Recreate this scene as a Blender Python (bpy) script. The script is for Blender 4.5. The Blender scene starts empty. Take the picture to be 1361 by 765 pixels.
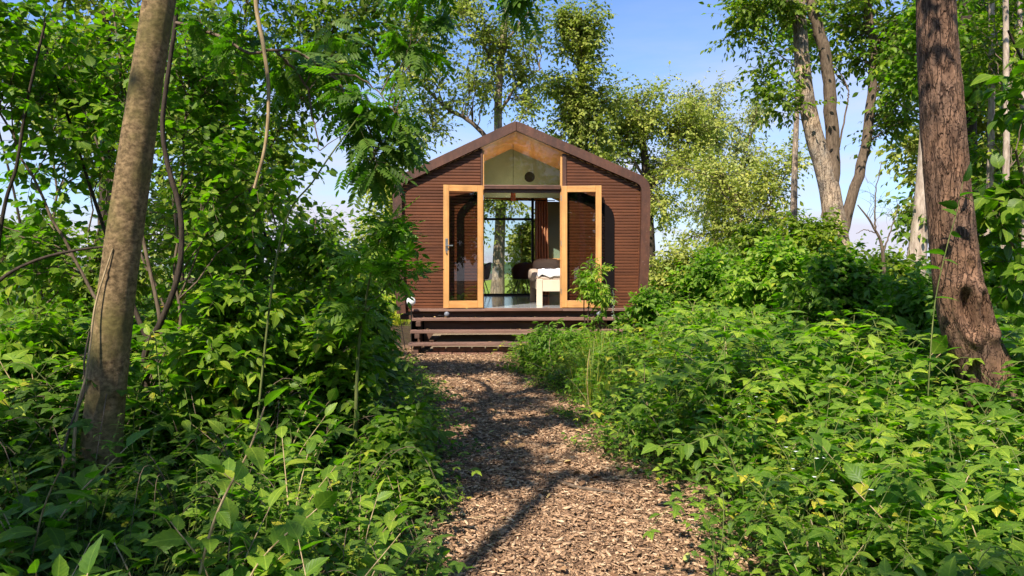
import bpy, math, random
import numpy as np
from mathutils import noise as mnoise, Vector
PI = math.pi
F, CX, HY, EH = 950.0, 680.5, 359.0, 1.38
rng = np.random.default_rng(7)
random.seed(7)
sc = bpy.context.scene
COL = sc.collection

def W(px, py, Y):
    return np.array([(px - CX) / F * Y, Y, EH - (py - HY) / F * Y])

# ------------------------------------------------------------------ materials
class NT:
    def __init__(s, name):
        s.m = bpy.data.materials.new(name); s.m.use_nodes = True
        s.t = s.m.node_tree; s.t.nodes.clear()
        s.out = s.n('ShaderNodeOutputMaterial')
    def n(s, typ, **kw):
        nd = s.t.nodes.new(typ)
        for k, v in kw.items():
            if k.startswith('i_'):
                nd.inputs[k[2:].replace('_', ' ')].default_value = v
            else: setattr(nd, k, v)
        return nd
    def l(s, a, b): s.t.links.new(a, b)

def ramp(T, fac, stops, interp='LINEAR'):
    r = T.n('ShaderNodeValToRGB'); r.color_ramp.interpolation = interp
    e = r.color_ramp.elements
    while len(e) < len(stops): e.new(0.5)
    for k, (p, c) in enumerate(stops):
        e[k].position = p; e[k].color = (*c, 1) if len(c) == 3 else c
    T.l(fac, r.inputs[0]); return r.outputs[0]

def noise_n(T, scale, detail=4, rough=.55, coord=None, vec=None, stretch=None):
    if coord is None: coord = 'Object'
    tc = T.n('ShaderNodeTexCoord'); src = tc.outputs[coord]
    if stretch:
        mp = T.n('ShaderNodeMapping'); mp.inputs['Scale'].default_value = stretch
        T.l(src, mp.inputs[0]); src = mp.outputs[0]
    nz = T.n('ShaderNodeTexNoise'); nz.inputs['Scale'].default_value = scale
    nz.inputs['Detail'].default_value = detail; nz.inputs['Roughness'].default_value = rough
    T.l(src, nz.inputs['Vector']); return nz.outputs['Fac']

def mulc(T, a, b, fac=1.0, mode='MULTIPLY'):
    m = T.n('ShaderNodeMix', data_type='RGBA', blend_type=mode); m.inputs[0].default_value = fac
    T.l(a, m.inputs[6])
    if isinstance(b, tuple): m.inputs[7].default_value = (*b, 1)
    else: T.l(b, m.inputs[7])
    return m.outputs[2]

def leaf_mat(name, stops, trans=(.20, .34, .03), tfac=.36, rough=.45, vein=True, spec=.22):
    T = NT(name)
    at = T.n('ShaderNodeAttribute', attribute_name='rnd')
    oi = T.n('ShaderNodeObjectInfo')
    ad = T.n('ShaderNodeMath', operation='MULTIPLY_ADD'); ad.inputs[1].default_value = .30
    T.l(oi.outputs['Random'], ad.inputs[0])
    sb = T.n('ShaderNodeMath', operation='SUBTRACT', use_clamp=True); T.l(at.outputs['Fac'], ad.inputs[2]); T.l(ad.outputs[0], sb.inputs[0]); sb.inputs[1].default_value = .15
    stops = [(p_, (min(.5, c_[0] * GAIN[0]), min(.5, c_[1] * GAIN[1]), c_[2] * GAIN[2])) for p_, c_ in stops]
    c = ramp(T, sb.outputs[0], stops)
    nz = noise_n(T, 3.0, 2)
    c = mulc(T, c, ramp(T, nz, [(.3, (.72, .8, .8)), (.7, (1.2, 1.12, 1.0))]))
    if vein: c = mulc(T, c, ramp(T, noise_n(T, 38, 3, .6), [(.3, (.80, .84, .9)), (.55, (1.04, 1.03, 1.0)), (.78, (1.25, 1.12, .95))]))
    nb = None
    if vein:
        uv = T.n('ShaderNodeUVMap'); sx = T.n('ShaderNodeSeparateXYZ'); T.l(uv.outputs[0], sx.inputs[0])
        a = T.n('ShaderNodeMath', operation='SUBTRACT'); a.inputs[1].default_value = .5; T.l(sx.outputs[0], a.inputs[0])
        b = T.n('ShaderNodeMath', operation='ABSOLUTE'); T.l(a.outputs[0], b.inputs[0])
        # side veins run obliquely: v*9 - |u|*5
        m1 = T.n('ShaderNodeMath', operation='MULTIPLY'); m1.inputs[1].default_value = 42; T.l(sx.outputs[1], m1.inputs[0])
        m2 = T.n('ShaderNodeMath', operation='MULTIPLY_ADD'); m2.inputs[1].default_value = -28; T.l(b.outputs[0], m2.inputs[0]); T.l(m1.outputs[0], m2.inputs[2])
        sn = T.n('ShaderNodeMath', operation='SINE'); T.l(m2.outputs[0], sn.inputs[0])
        vr = ramp(T, sn.outputs[0], [(.60, (0, 0, 0)), (1.0, (.13, .13, .13))])
        mr = ramp(T, b.outputs[0], [(.0, (1, 1, 1)), (.05, (0, 0, 0))])
        mx = T.n('ShaderNodeMix', data_type='RGBA', blend_type='LIGHTEN'); mx.inputs[0].default_value = 1
        T.l(vr, mx.inputs[6]); T.l(mr, mx.inputs[7])
        bw = T.n('ShaderNodeRGBToBW'); T.l(mx.outputs[2], bw.inputs[0])
        lm = T.n('ShaderNodeMix', data_type='RGBA', blend_type='MIX'); T.l(bw.outputs[0], lm.inputs[0])
        T.l(c, lm.inputs[6]); T.l(mulc(T, c, (1.9, 1.6, 2.0)), lm.inputs[7]); c = lm.outputs[2]
        nb = T.n('ShaderNodeBump'); nb.inputs['Strength'].default_value = .15; nb.inputs['Distance'].default_value = .003
        T.l(sn.outputs[0], nb.inputs['Height'])
    p = T.n('ShaderNodeBsdfPrincipled'); p.inputs['Roughness'].default_value = rough
    p.inputs['Specular IOR Level'].default_value = spec
    T.l(c, p.inputs['Base Color'])
    if nb: T.l(nb.outputs[0], p.inputs['Normal'])
    tr = T.n('ShaderNodeBsdfTranslucent'); T.l(mulc(T, c, tuple(v / .12 for v in trans)), tr.inputs[0])
    ms = T.n('ShaderNodeMixShader'); ms.inputs[0].default_value = tfac
    T.l(p.outputs[0], ms.inputs[1]); T.l(tr.outputs[0], ms.inputs[2]); T.l(ms.outputs[0], T.out.inputs[0])
    return T.m

def bark_mat(name, c1, c2, c3=None, scale=6, stretch=(1, 1, .25), bump=.6, lichen=None, dist=.02, fissure=0):
    T = NT(name)
    n1 = noise_n(T, scale * 4, 6, .65, stretch=stretch); n2 = noise_n(T, scale * .6, 3)
    c = ramp(T, n1, [(.32, c1), (.62, c2)])
    if c3: 
        m = T.n('ShaderNodeMix', data_type='RGBA'); T.l(ramp(T, n2, [(.42, (0, 0, 0)), (.62, (1, 1, 1))]), m.inputs[0]); T.l(c, m.inputs[6]); m.inputs[7].default_value = (*c3, 1); c = mulc(T, m.outputs[2], ramp(T, n1, [(.3, (.6, .6, .6)), (.65, (1.1, 1.1, 1.1))]))
    h = n1
    if fissure:
        def ridge(sc_, st_, w_):
            nn = noise_n(T, sc_, 3, .55, stretch=st_); a = T.n('ShaderNodeMath', operation='SUBTRACT'); a.inputs[1].default_value = .5; T.l(nn, a.inputs[0])
            b = T.n('ShaderNodeMath', operation='ABSOLUTE'); T.l(a.outputs[0], b.inputs[0]); return ramp(T, b.outputs[0], [(0, (0, 0, 0)), (w_, (1, 1, 1))])
        f = mulc(T, ridge(fissure, (1, 1, .20), .035), ridge(fissure * 1.3, (1, 1, .75), .018))
        n5 = noise_n(T, 3.1, 4, .6)
        c = mulc(T, c, ramp(T, n5, [(.35, (.62, .66, .72)), (.65, (1.2, 1.12, 1.02))]))
        m0 = T.n('ShaderNodeMix', data_type='RGBA', blend_type='MIX'); bw0 = T.n('ShaderNodeRGBToBW'); T.l(f, bw0.inputs[0]); T.l(bw0.outputs[0], m0.inputs[0]); T.l(mulc(T, c, (.42, .38, .36)), m0.inputs[6]); T.l(c, m0.inputs[7]); c = m0.outputs[2]
        mm = T.n('ShaderNodeMix', data_type='RGBA', blend_type='MULTIPLY'); mm.inputs[0].default_value = .9; T.l(n1, mm.inputs[6]); T.l(f, mm.inputs[7]); h = mm.outputs[2]
    if lichen:
        n3 = noise_n(T, 5.5, 5, .6)
        m = T.n('ShaderNodeMix', data_type='RGBA'); T.l(ramp(T, n3, [(.60, (0, 0, 0)), (.68, (.8, .8, .8))]), m.inputs[0]); T.l(c, m.inputs[6]); m.inputs[7].default_value = (*lichen, 1); c = m.outputs[2]
    p = T.n('ShaderNodeBsdfPrincipled'); p.inputs['Roughness'].default_value = .85; p.inputs['Specular IOR Level'].default_value = .2
    b = T.n('ShaderNodeBump'); b.inputs['Strength'].default_value = bump; b.inputs['Distance'].default_value = dist
    T.l(h, b.inputs['Height']); T.l(b.outputs[0], p.inputs['Normal']); T.l(c, p.inputs['Base Color']); T.l(p.outputs[0], T.out.inputs[0])
    return T.m

def simple_mat(name, c, rough=.6, metal=0, var=.25, scale=8, stretch=None, bump=0, spec=.4, coat=0):
    T = NT(name)
    nz = noise_n(T, scale, 5, .6, stretch=stretch)
    rc = T.n('ShaderNodeRGB'); rc.outputs[0].default_value = (*c, 1)
    lo, hi = 1 - var, 1 + var
    cc = mulc(T, rc.outputs[0], ramp(T, nz, [(.3, (lo, lo, lo)), (.7, (hi, hi, hi))]))
    p = T.n('ShaderNodeBsdfPrincipled'); p.inputs['Roughness'].default_value = rough; p.inputs['Metallic'].default_value = metal
    p.inputs['Specular IOR Level'].default_value = spec
    T.l(cc, p.inputs['Base Color'])
    if bump:
        b = T.n('ShaderNodeBump'); b.inputs['Strength'].default_value = bump; b.inputs['Distance'].default_value = .01
        T.l(nz, b.inputs['Height']); T.l(b.outputs[0], p.inputs['Normal'])
    T.l(p.outputs[0], T.out.inputs[0]); return T.m

def wood_mat(name, c1, c2, axis='X', scale=5, rough=.5, bump=.15, spec=.4):
    T = NT(name)
    st = {'X': (.12, 3, 3), 'Z': (3, 3, .12), 'Y': (3, .12, 3)}[axis]
    n1 = noise_n(T, scale * 2, 6, .6, stretch=st); n2 = noise_n(T, 1.6, 5, .65)
    c = ramp(T, n1, [(.3, c1), (.68, c2)])
    c = mulc(T, c, ramp(T, n2, [(.3, (.68, .70, .74)), (.7, (1.18, 1.16, 1.12))]))
    p = T.n('ShaderNodeBsdfPrincipled'); p.inputs['Roughness'].default_value = rough; p.inputs['Specular IOR Level'].default_value = spec
    b = T.n('ShaderNodeBump'); b.inputs['Strength'].default_value = bump; b.inputs['Distance'].default_value = .005
    T.l(n1, b.inputs['Height']); T.l(b.outputs[0], p.inputs['Normal']); T.l(c, p.inputs['Base Color']); T.l(p.outputs[0], T.out.inputs[0])
    return T.m

def rnd_mat(name, stops, rough=.8, nscale=60, spec=.2, bump=0):
    T = NT(name); at = T.n('ShaderNodeAttribute', attribute_name='rnd')
    c = ramp(T, at.outputs['Fac'], stops)
    nz = noise_n(T, nscale, 3)
    c = mulc(T, c, ramp(T, nz, [(.3, (.75, .75, .75)), (.7, (1.2, 1.2, 1.2))]))
    p = T.n('ShaderNodeBsdfPrincipled'); p.inputs['Roughness'].default_value = rough; p.inputs['Specular IOR Level'].default_value = spec
    T.l(c, p.inputs['Base Color']); T.l(p.outputs[0], T.out.inputs[0]); return T.m

def glass_mat(name, tint, refl=.1):
    T = NT(name)
    t = T.n('ShaderNodeBsdfTransparent'); t.inputs[0].default_value = (*tint, 1)
    g = T.n('ShaderNodeBsdfGlossy'); g.inputs['Roughness'].default_value = .01; g.inputs[0].default_value = (.95, .95, .95, 1)
    l0_ = T.n('ShaderNodeLayerWeight'); l0_.inputs[0].default_value = .5; lw = T.n('ShaderNodeMath', operation='POWER'); lw.inputs[1].default_value = 5; T.l(l0_.outputs['Facing'], lw.inputs[0])
    a = T.n('ShaderNodeMath', operation='ADD', use_clamp=True); a.inputs[1].default_value = refl + .045; T.l(lw.outputs[0], a.inputs[0])
    m = T.n('ShaderNodeMixShader'); T.l(a.outputs[0], m.inputs[0]); T.l(t.outputs[0], m.inputs[1]); T.l(g.outputs[0], m.inputs[2]); T.l(m.outputs[0], T.out.inputs[0])
    return T.m

GAIN = (2.35, 1.45, 1.15)
M = {}
M['leaf_mid'] = leaf_mat('leaf_mid', [(0, (.020, .060, .007)), (.5, (.043, .118, .012)), (.9, (.082, .18, .016)), (.985, (.13, .20, .02)), (1, (.15, .17, .03))])
M['leaf_dark'] = leaf_mat('leaf_dark', [(0, (.018, .055, .012)), (.6, (.035, .10, .016)), (1, (.06, .15, .018))])
M['leaf_herb'] = leaf_mat('leaf_herb', [(0, (.022, .078, .012)), (.5, (.054, .145, .019)), (.85, (.10, .215, .028)), (1, (.15, .22, .03))], tfac=.36)
M['leaf_lime'] = leaf_mat('leaf_lime', [(0, (.025, .068, .010)), (.5, (.058, .135, .017)), (.9, (.11, .20, .024)), (1, (.19, .25, .03))], trans=(.20, .29, .03))
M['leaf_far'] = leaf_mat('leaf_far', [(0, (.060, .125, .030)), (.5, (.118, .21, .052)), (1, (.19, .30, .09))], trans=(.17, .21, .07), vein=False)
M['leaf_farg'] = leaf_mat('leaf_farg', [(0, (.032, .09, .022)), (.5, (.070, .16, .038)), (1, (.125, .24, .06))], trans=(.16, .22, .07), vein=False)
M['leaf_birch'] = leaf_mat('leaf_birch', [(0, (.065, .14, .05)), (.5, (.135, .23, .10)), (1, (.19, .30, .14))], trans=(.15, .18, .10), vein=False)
M['grass'] = leaf_mat('grass_blade', [(0, (.03, .09, .012)), (.6, (.06, .15, .018)), (1, (.16, .20, .04))], vein=False)
M['meadow'] = leaf_mat('meadow_blade', [(0, (.10, .17, .02)), (.6, (.17, .24, .03)), (1, (.28, .30, .06))], vein=False)
M['bark_smooth'] = bark_mat('bark_smooth', (.10, .064, .028), (.25, .165, .080), (.145, .112, .038), scale=9, stretch=(1, 1, 1.2), bump=.5, dist=.008)
M['bark_rough'] = bark_mat('bark_rough', (.12, .066, .042), (.31, .185, .12), (.20, .115, .072), scale=5, bump=1.0, dist=.035, fissure=19)
M['bark_grey'] = bark_mat('bark_grey', (.22, .155, .11), (.50, .39, .28), scale=5, bump=.8, dist=.03, fissure=16)
M['bark_pale'] = bark_mat('bark_pale', (.20, .14, .10), (.48, .38, .29), scale=5, bump=.5, dist=.01)
M['bark_dark'] = bark_mat('bark_dark', (.022, .016, .011), (.065, .045, .030), scale=9, bump=.6)
M['twig'] = bark_mat('twig_bark', (.06, .04, .025), (.17, .12, .08), scale=9, bump=.3)
M['stem_green'] = bark_mat('stem_green', (.06, .09, .02), (.16, .17, .05), scale=9, bump=.1)
M['stem_straw'] = bark_mat('stem_straw', (.20, .13, .06), (.42, .31, .17), scale=9, bump=.1)

# ------------------------------------------------------------------ mesh helpers
def link(o, parent=None):
    COL.objects.link(o)
    if parent is not None: o.parent = parent
    return o
def mesh_np(name, V, Q, mats, rnd=None, uv=None, mi=None, smooth=True, T3=None):
    me = bpy.data.meshes.new(name)
    V = np.asarray(V, dtype=np.float32); Q = np.asarray(Q, dtype=np.int32)
    me.vertices.add(len(V)); me.vertices.foreach_set('co', V.ravel())
    nq = len(Q); me.loops.add(nq * 4); me.loops.foreach_set('vertex_index', Q.ravel())
    me.polygons.add(nq); me.polygons.foreach_set('loop_start', np.arange(0, nq * 4, 4, dtype=np.int32))
    me.polygons.foreach_set('loop_total', np.full(nq, 4, dtype=np.int32))
    if smooth: me.polygons.foreach_set('use_smooth', np.ones(nq, dtype=bool))
    for m in (mats if isinstance(mats, (list, tuple)) else [mats]): me.materials.append(m)
    if mi is not None: me.polygons.foreach_set('material_index', np.asarray(mi, dtype=np.int32))
    if rnd is not None:
        a = me.attributes.new('rnd', 'FLOAT', 'POINT'); a.data.foreach_set('value', np.asarray(rnd, dtype=np.float32))
    if uv is not None:
        u = me.uv_layers.new(name='UVMap'); u.data.foreach_set('uv', np.asarray(uv, dtype=np.float32)[Q.ravel()].ravel())
    me.update(); return me

class Buf:
    """collects quads"""
    def __init__(s): s.V = []; s.Q = []; s.R = []; s.U = []; s.MI = []; s.n = 0
    def add(s, V, Q, R=None, U=None, mi=0):
        V = np.asarray(V, dtype=float).reshape(-1, 3); Q = np.asarray(Q).reshape(-1, 4)
        s.V.append(V); s.Q.append(Q + s.n); s.n += len(V)
        s.R.append(np.zeros(len(V)) if R is None else np.broadcast_to(R, len(V)))
        s.U.append(np.tile([.25, .5], (len(V), 1)) if U is None else U); s.MI.append(np.full(len(Q), mi))
        return s
    def inst(s, tpl, P, Mx, rnd, mi=0):
        V, Q, U = tpl; N = len(P)
        if N == 0: return s
        X = np.einsum('nij,kj->nki', Mx, V) + P[:, None, :]
        QQ = Q[None] + (np.arange(N) * len(V))[:, None, None]
        return s.add(X.reshape(-1, 3), QQ.reshape(-1, 4), np.repeat(rnd, len(V)), np.tile(U, (N, 1)), mi)
    def mesh(s, name, mats, smooth=True):
        return mesh_np(name, np.concatenate(s.V), np.concatenate(s.Q), mats, np.concatenate(s.R), np.concatenate(s.U), np.concatenate(s.MI), smooth)
    def obj(s, name, mats, parent=None, smooth=True):
        return link(bpy.data.objects.new(name, s.mesh(name, mats, smooth)), parent)

def leaf_tpl(n=5, w=.3, pk=.4, fold=.25, droop=.25, ser=0, tip=.02, petiole=.0):
    t = np.linspace(0, 1, n)
    hw = w * np.where(t < pk, np.sin(t / pk * PI / 2) ** .8, np.cos((t - pk) / (1 - pk) * PI / 2) ** .9)
    hw = np.maximum(hw, tip)
    if ser: hw = hw * (1 + ser * np.where(np.arange(n) % 2 == 0, 1, -1) * (t > .08) * (t < .97))
    V = []; U = []
    for k in range(n):
        z = -droop * t[k] ** 2
        for sx in (-1, 0, 1):
            V.append((sx * hw[k], petiole + t[k] - (.03 * abs(sx) if ser else 0), z + fold * abs(sx) * hw[k])); U.append((.5 + .5 * sx * min(1, hw[k] / w), t[k]))
    Q = []
    for k in range(n - 1):
        a = 3 * k
        Q += [(a, a + 1, a + 4, a + 3), (a + 1, a + 2, a + 5, a + 4)]
    return np.array(V), np.array(Q), np.array(U)

def xf(tpl, ang=0, sc_=1, off=(0, 0, 0), roll=0, pitch=0):
    V, Q, U = tpl; V = V * sc_
    c, s = math.cos(pitch), math.sin(pitch); V = V @ np.array([[1, 0, 0], [0, c, -s], [0, s, c]]).T
    c, s = math.cos(ang), math.sin(ang); V = V @ np.array([[c, -s, 0], [s, c, 0], [0, 0, 1]]).T
    return V + np.array(off), Q, U
def merge_tpl(ts):
    V, Q, U, n = [], [], [], 0
    for v, q, u in ts: V.append(v); Q.append(q + n); U.append(u); n += len(v)
    return np.concatenate(V), np.concatenate(Q), np.concatenate(U)
def strip_tpl(L=1, w=.01):
    V = np.array([(-w, 0, 0), (w, 0, 0), (w * .5, L * .5, -.02), (-w * .5, L * .5, -.02), (w * .3, L, -.05), (-w * .3, L, -.05)])
    return V, np.array([(0, 1, 2, 3), (3, 2, 4, 5)]), np.tile([.5, .5], (6, 1))

def pinnate(pairs=6, L=1.0, ll=.34, w=.19, ser=0, n=4, curve=.25):
    ts = [strip_tpl(L, .008)]
    lt = leaf_tpl(n, w, .45, .2, .12, ser)
    for k in range(pairs):
        y = L * (.22 + .74 * k / pairs); z = -curve * y * y * .5
        s = ll * (1 - .25 * abs(k / pairs - .4))
        for sg in (-1, 1): ts.append(xf(lt, sg * -1.05 + (-sg) * 0, s, (0, y, z), 0, -.15))
    ts.append(xf(lt, 0, ll, (0, L * .98, -curve * .5)))
    return merge_tpl(ts)
TL = {
 'ovate': leaf_tpl(6, .27, .42, .28, .28),
 'ovate_b': leaf_tpl(6, .34, .38, .12, .42),
 'serr': leaf_tpl(12, .31, .34, .22, .30, ser=.09),
 'round': leaf_tpl(5, .42, .5, .15, .2),
 'lanc': leaf_tpl(5, .16, .4, .2, .3),
 'far': leaf_tpl(3, .34, .5, .2, .25, tip=.05),
 'pinn': pinnate(),
 'ash': pinnate(4, 1.0, .42, .20, 0, 4, .35),
}
TL['ovate_c'] = leaf_tpl(9, .30, .36, .38, .10, ser=.06)
TL['ovate_d'] = leaf_tpl(7, .25, .45, .10, .62)
TL['tri'] = merge_tpl([strip_tpl(.45, .012), xf(TL['serr'], 0, .62, (0, .42, 0)), xf(TL['serr'], 1.25, .52, (0, .40, 0)), xf(TL['serr'], -1.25, .52, (0, .40, 0))])
TL['palm'] = merge_tpl([strip_tpl(.4, .01)] + [xf(leaf_tpl(10, .26, .45, .15, .2, ser=.12), a, s, (0, .35, 0)) for a, s in ((0, .7), (.75, .62), (-.75, .62), (1.55, .45), (-1.55, .45))])
# five jagged lobes fused near the base: maple/hogweed like leaf
def norm(a): return a / np.maximum(np.linalg.norm(a, axis=-1, keepdims=True), 1e-9)
def frames(D, N, S):
    y = norm(D); x = norm(np.cross(y, N)); z = np.cross(x, y)
    return np.stack([x, y, z], axis=2) * np.asarray(S)[:, None, None]

def tubes(B, P, R, sides=5, mi=0, rnd=.5, cap=False, disp=None):
    """P (N,k,3), R (N,k)"""
    P = np.asarray(P, float); R = np.asarray(R, float); N, k, _ = P.shape
    T = norm(np.gradient(P, axis=1)); O = norm(P[:, -1] - P[:, 0])
    ref = np.where(np.abs(O[:, 2:3]) > .8, np.array([[1., 0, 0]]), np.array([[0, 0, 1.]]))
    X = norm(np.cross(T, ref[:, None, :])); Yv = np.cross(T, X)
    a = np.arange(sides) / sides * 2 * PI
    RR = R[:, :, None] * np.ones(sides)
    if disp is not None: RR = disp(P, RR, a)
    ring = P[:, :, None, :] + RR[..., None] * (np.cos(a)[None, None, :, None] * X[:, :, None, :] + np.sin(a)[None, None, :, None] * Yv[:, :, None, :])
    i = np.arange(k - 1)[:, None] * sides; j = np.arange(sides)[None]; j2 = (j + 1) % sides
    q = np.stack([i + j, i + j2, i + sides + j2, i + sides + j], axis=-1).reshape(-1, 4)
    Q = (q[None] + (np.arange(N) * k * sides)[:, None, None]).reshape(-1, 4)
    B.add(ring.reshape(-1, 3), Q, rnd, None, mi)

def spline(pts, n):
    pts = np.asarray(pts, float); m = len(pts)
    P = np.concatenate([[2 * pts[0] - pts[1]], pts, [2 * pts[-1] - pts[-2]]])
    u = np.linspace(0, m - 1, n); i = np.minimum(u.astype(int), m - 2); f = (u - i)[:, None]
    p0, p1, p2, p3 = P[i], P[i + 1], P[i + 2], P[i + 3]
    return .5 * ((2 * p1) + (-p0 + p2) * f + (2 * p0 - 5 * p1 + 4 * p2 - p3) * f ** 2 + (-p0 + 3 * p1 - 3 * p2 + p3) * f ** 3)

def tag(o, label=None, cat=None, group=None, kind=None):
    if label: o['label'] = label
    if cat: o['category'] = cat
    if group: o['group'] = group
    if kind: o['kind'] = kind
    return o
def empty(name, loc=(0, 0, 0), label=None, cat=None, group=None, rz=0):
    e = bpy.data.objects.new(name, None); e.location = loc; e.rotation_euler = (0, 0, rz); e.empty_display_size = .2
    COL.objects.link(e); return tag(e, label, cat, group)

def fr(n): return rng.random(n)
def gz(x, y):
    x = np.asarray(x, float); y = np.asarray(y, float)
    z = .05 * np.sin(x * .9 + 1.3) * np.cos(y * .55) + .02 * np.sin(x * 2.7 + y * 1.9)
    bank = .10 * np.clip((np.abs(x - .1) - 1.3) / 2.5, 0, 1)
    e = np.clip((np.abs(x) + np.abs(y - 6) * .0 - .9) / 1.5, 0, 1)
    return z * e * np.clip((40 - y) / 20, 0, 1) + bank * np.clip((20 - y) / 8, 0, 1)

# ------------------------------------------------------------------ trees
def attach(targets, pool, up=.6, maxd=None):
    """nearest pool point, preferring those lower than the target"""
    out = np.empty(len(targets), int)
    for s in range(0, len(targets), 400):
        t = targets[s:s + 400]; d = t[:, None] - pool[None]
        c = np.linalg.norm(d, axis=2) - up * d[..., 2]
        out[s:s + 400] = np.argmin(c, axis=1)
    return out
def bez(p0, p1, k, lift=.12, wob=.06):
    L = np.linalg.norm(p1 - p0, axis=1)[:, None]
    c = (p0 + p1) / 2 + np.array([0, 0, 1]) * L * lift + rng.normal(size=p0.shape) * L * wob
    t = np.linspace(0, 1, k)[None, :, None]
    return (1 - t) ** 2 * p0[:, None] + 2 * t * (1 - t) * c[:, None] + t ** 2 * p1[:, None]

def leaves_on(B, tw, m, tpl, size, mi=0, droop=.35, spread=.9, upw=1.0, rb=None, jit=.5, t0=.2):
    """m leaves along each twig; tw (N,k,3)"""
    N, k, _ = tw.shape
    t = np.linspace(t0, 1, m)[None, :] + rng.normal(size=(N, m)) * .04; t = np.clip(t, .05, 1) * (k - 1)
    i = np.minimum(t.astype(int), k - 2); f = (t - i)[..., None]
    a = np.arange(N)[:, None]
    P = tw[a, i] * (1 - f) + tw[a, i + 1] * f; D = norm(tw[a, i + 1] - tw[a, i])
    S = norm(np.cross(D, np.array([0, 0, 1.]) + .3 * rng.normal(size=(N, 1, 3))))
    sg = np.where(np.arange(m) % 2 == 0, 1, -1)[None, :, None]
    last = (np.arange(m) == m - 1)[None, :, None]
    Ld = np.where(last, D, D * (1 - spread * .5) + S * sg * spread) + np.array([0, 0, -droop]) + rng.normal(size=(N, m, 3)) * .22
    Nn = np.array([0, 0, upw]) + rng.normal(size=(N, m, 3)) * jit
    r = (np.repeat(rng.random(N)[:, None] if rb is None else rb[:, None], m, 1) * .6 + .4 * rng.random((N, m))).ravel()
    sz = size * (.65 + .6 * rng.random(N * m))
    B.inst(tpl, P.reshape(-1, 3), frames(Ld.reshape(-1, 3), Nn.reshape(-1, 3), sz), r, mi)

def tree(name, label, limbs, blobs, tpl, size, leafmat, bark, cat='tree', group=None, nb=24, ntw=20, m=8,
         twl=.45, droop=.35, trunk_sides=16, lift=.15, spread=.9, bough_r=.02, twig_mat='twig', disp=None, upw=1.0, k0=24, parts=None, jit=.5, hang=0.0, flare=.55):
    """limbs: [(points, r0, r1)], first = trunk. blobs: (centre, radii, weight)"""
    base = np.array(limbs[0][0][0], float)
    root = empty(name, tuple(base), label, cat, group)
    pool = []
    Bt, Bb = Buf(), Buf()
    for q, (pts, r0, r1) in enumerate(limbs):
        k = k0 if q else max(k0, 40)
        P = spline(pts, k)
        if q: P[1:-1] += rng.normal(size=(k - 2, 3)) * min(r0, .03) * .4
        t = np.linspace(0, 1, k); R = r0 + (r1 - r0) * t ** .9
        if q == 0: R = R * (1 + flare * np.exp(-t * (min(k0, 66) * .35)))
        def dsp(Pp, RR, a):
            nzv = np.array([[[1 + .07 * mnoise.noise(Vector((math.cos(x) * 1.3 + base[0], math.sin(x) * 1.3, p[2] * 1.6 / max(.2, r0 * 3))))+ .03 * mnoise.noise(Vector((math.cos(x) * 4, math.sin(x) * 4, p[2] * 8))) for x in a] for p in Pp[0]]])
            return RR * nzv
        if q == 0: tubes(Bt, P[None] - base, R[None], trunk_sides, disp=disp or dsp)
        else: tubes(Bb, P[None] - base, R[None], 8)
        sel = P[int(k * (.35 if q == 0 else .15)):]; pool.append(sel)
    pool = np.concatenate(pool)
    Bt.obj('trunk', M[bark], root)
    B = Buf(); wsum = sum(b[2] for b in blobs)
    bt = []
    for c, r, w in blobs:
        n = max(1, int(round(nb * w / wsum)))
        v = norm(rng.normal(size=(n, 3))) * (fr(n)[:, None] ** .4); bt.append(np.array(c) + v * np.array(r))
    bt = np.concatenate(bt); ia = attach(bt, pool)
    bo = bez(pool[ia], bt, 9, lift, .1)
    bo[:, 1:-1] += rng.normal(size=(len(bo), 7, 3)) * .03 * np.linalg.norm(bt - pool[ia], axis=1)[:, None, None] * .5
    tb = np.linspace(0, 1, 9)
    Lb = np.linalg.norm(bt - pool[ia], axis=1)[:, None]
    tubes(Bb, bo - base, np.clip(bough_r * (.5 + .3 * Lb), 0, bough_r * 2.2) * (1 - .75 * tb)[None], 5)
    # twigs
    nt = len(bo) * ntw; bi = np.repeat(np.arange(len(bo)), ntw)
    tt = (.3 + .7 * fr(nt)) * 8; ii = np.minimum(tt.astype(int), 7); ff = (tt - ii)[:, None]
    p0 = bo[bi, ii] * (1 - ff) + bo[bi, ii + 1] * ff
    dd = norm(bo[bi, ii + 1] - bo[bi, ii]) * .5 + norm(rng.normal(size=(nt, 3))) + np.array([0, 0, .1 - hang])
    p1 = p0 + norm(dd) * (twl * (.5 + fr(nt)))[:, None]
    tw = bez(p0, p1, 5, -.05 if hang else .1, .1)
    tubes(Bb, tw - base, np.full((nt, 1), max(.0022, bough_r * .18)) * (1 - .6 * np.linspace(0, 1, 5))[None], 3)
    Bb.obj('branches', M[twig_mat if bark not in ('bark_pale',) else twig_mat], root)
    rb = np.clip(rng.random(len(bo))[bi] * .6 + .4 * fr(nt), 0, 1)
    leaves_on(B, tw - base, m, tpl, size, 0, droop, spread, upw, rb, jit)
    B.obj('crown', M[leafmat], root)
    return root
def bl(px, py, Y, rx, ry, rY, w=1):
    """blob centre by direction and distance, radii in pixels at that distance / metres in depth"""
    return (W(px, py, Y), np.array([rx / F * Y, rY, ry / F * Y]), w)
def G(p): p = np.array(p, float); p[2] = float(gz(p[0], p[1])) - .04; return p
def path3(lst): return [W(*a) for a in lst]
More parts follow.
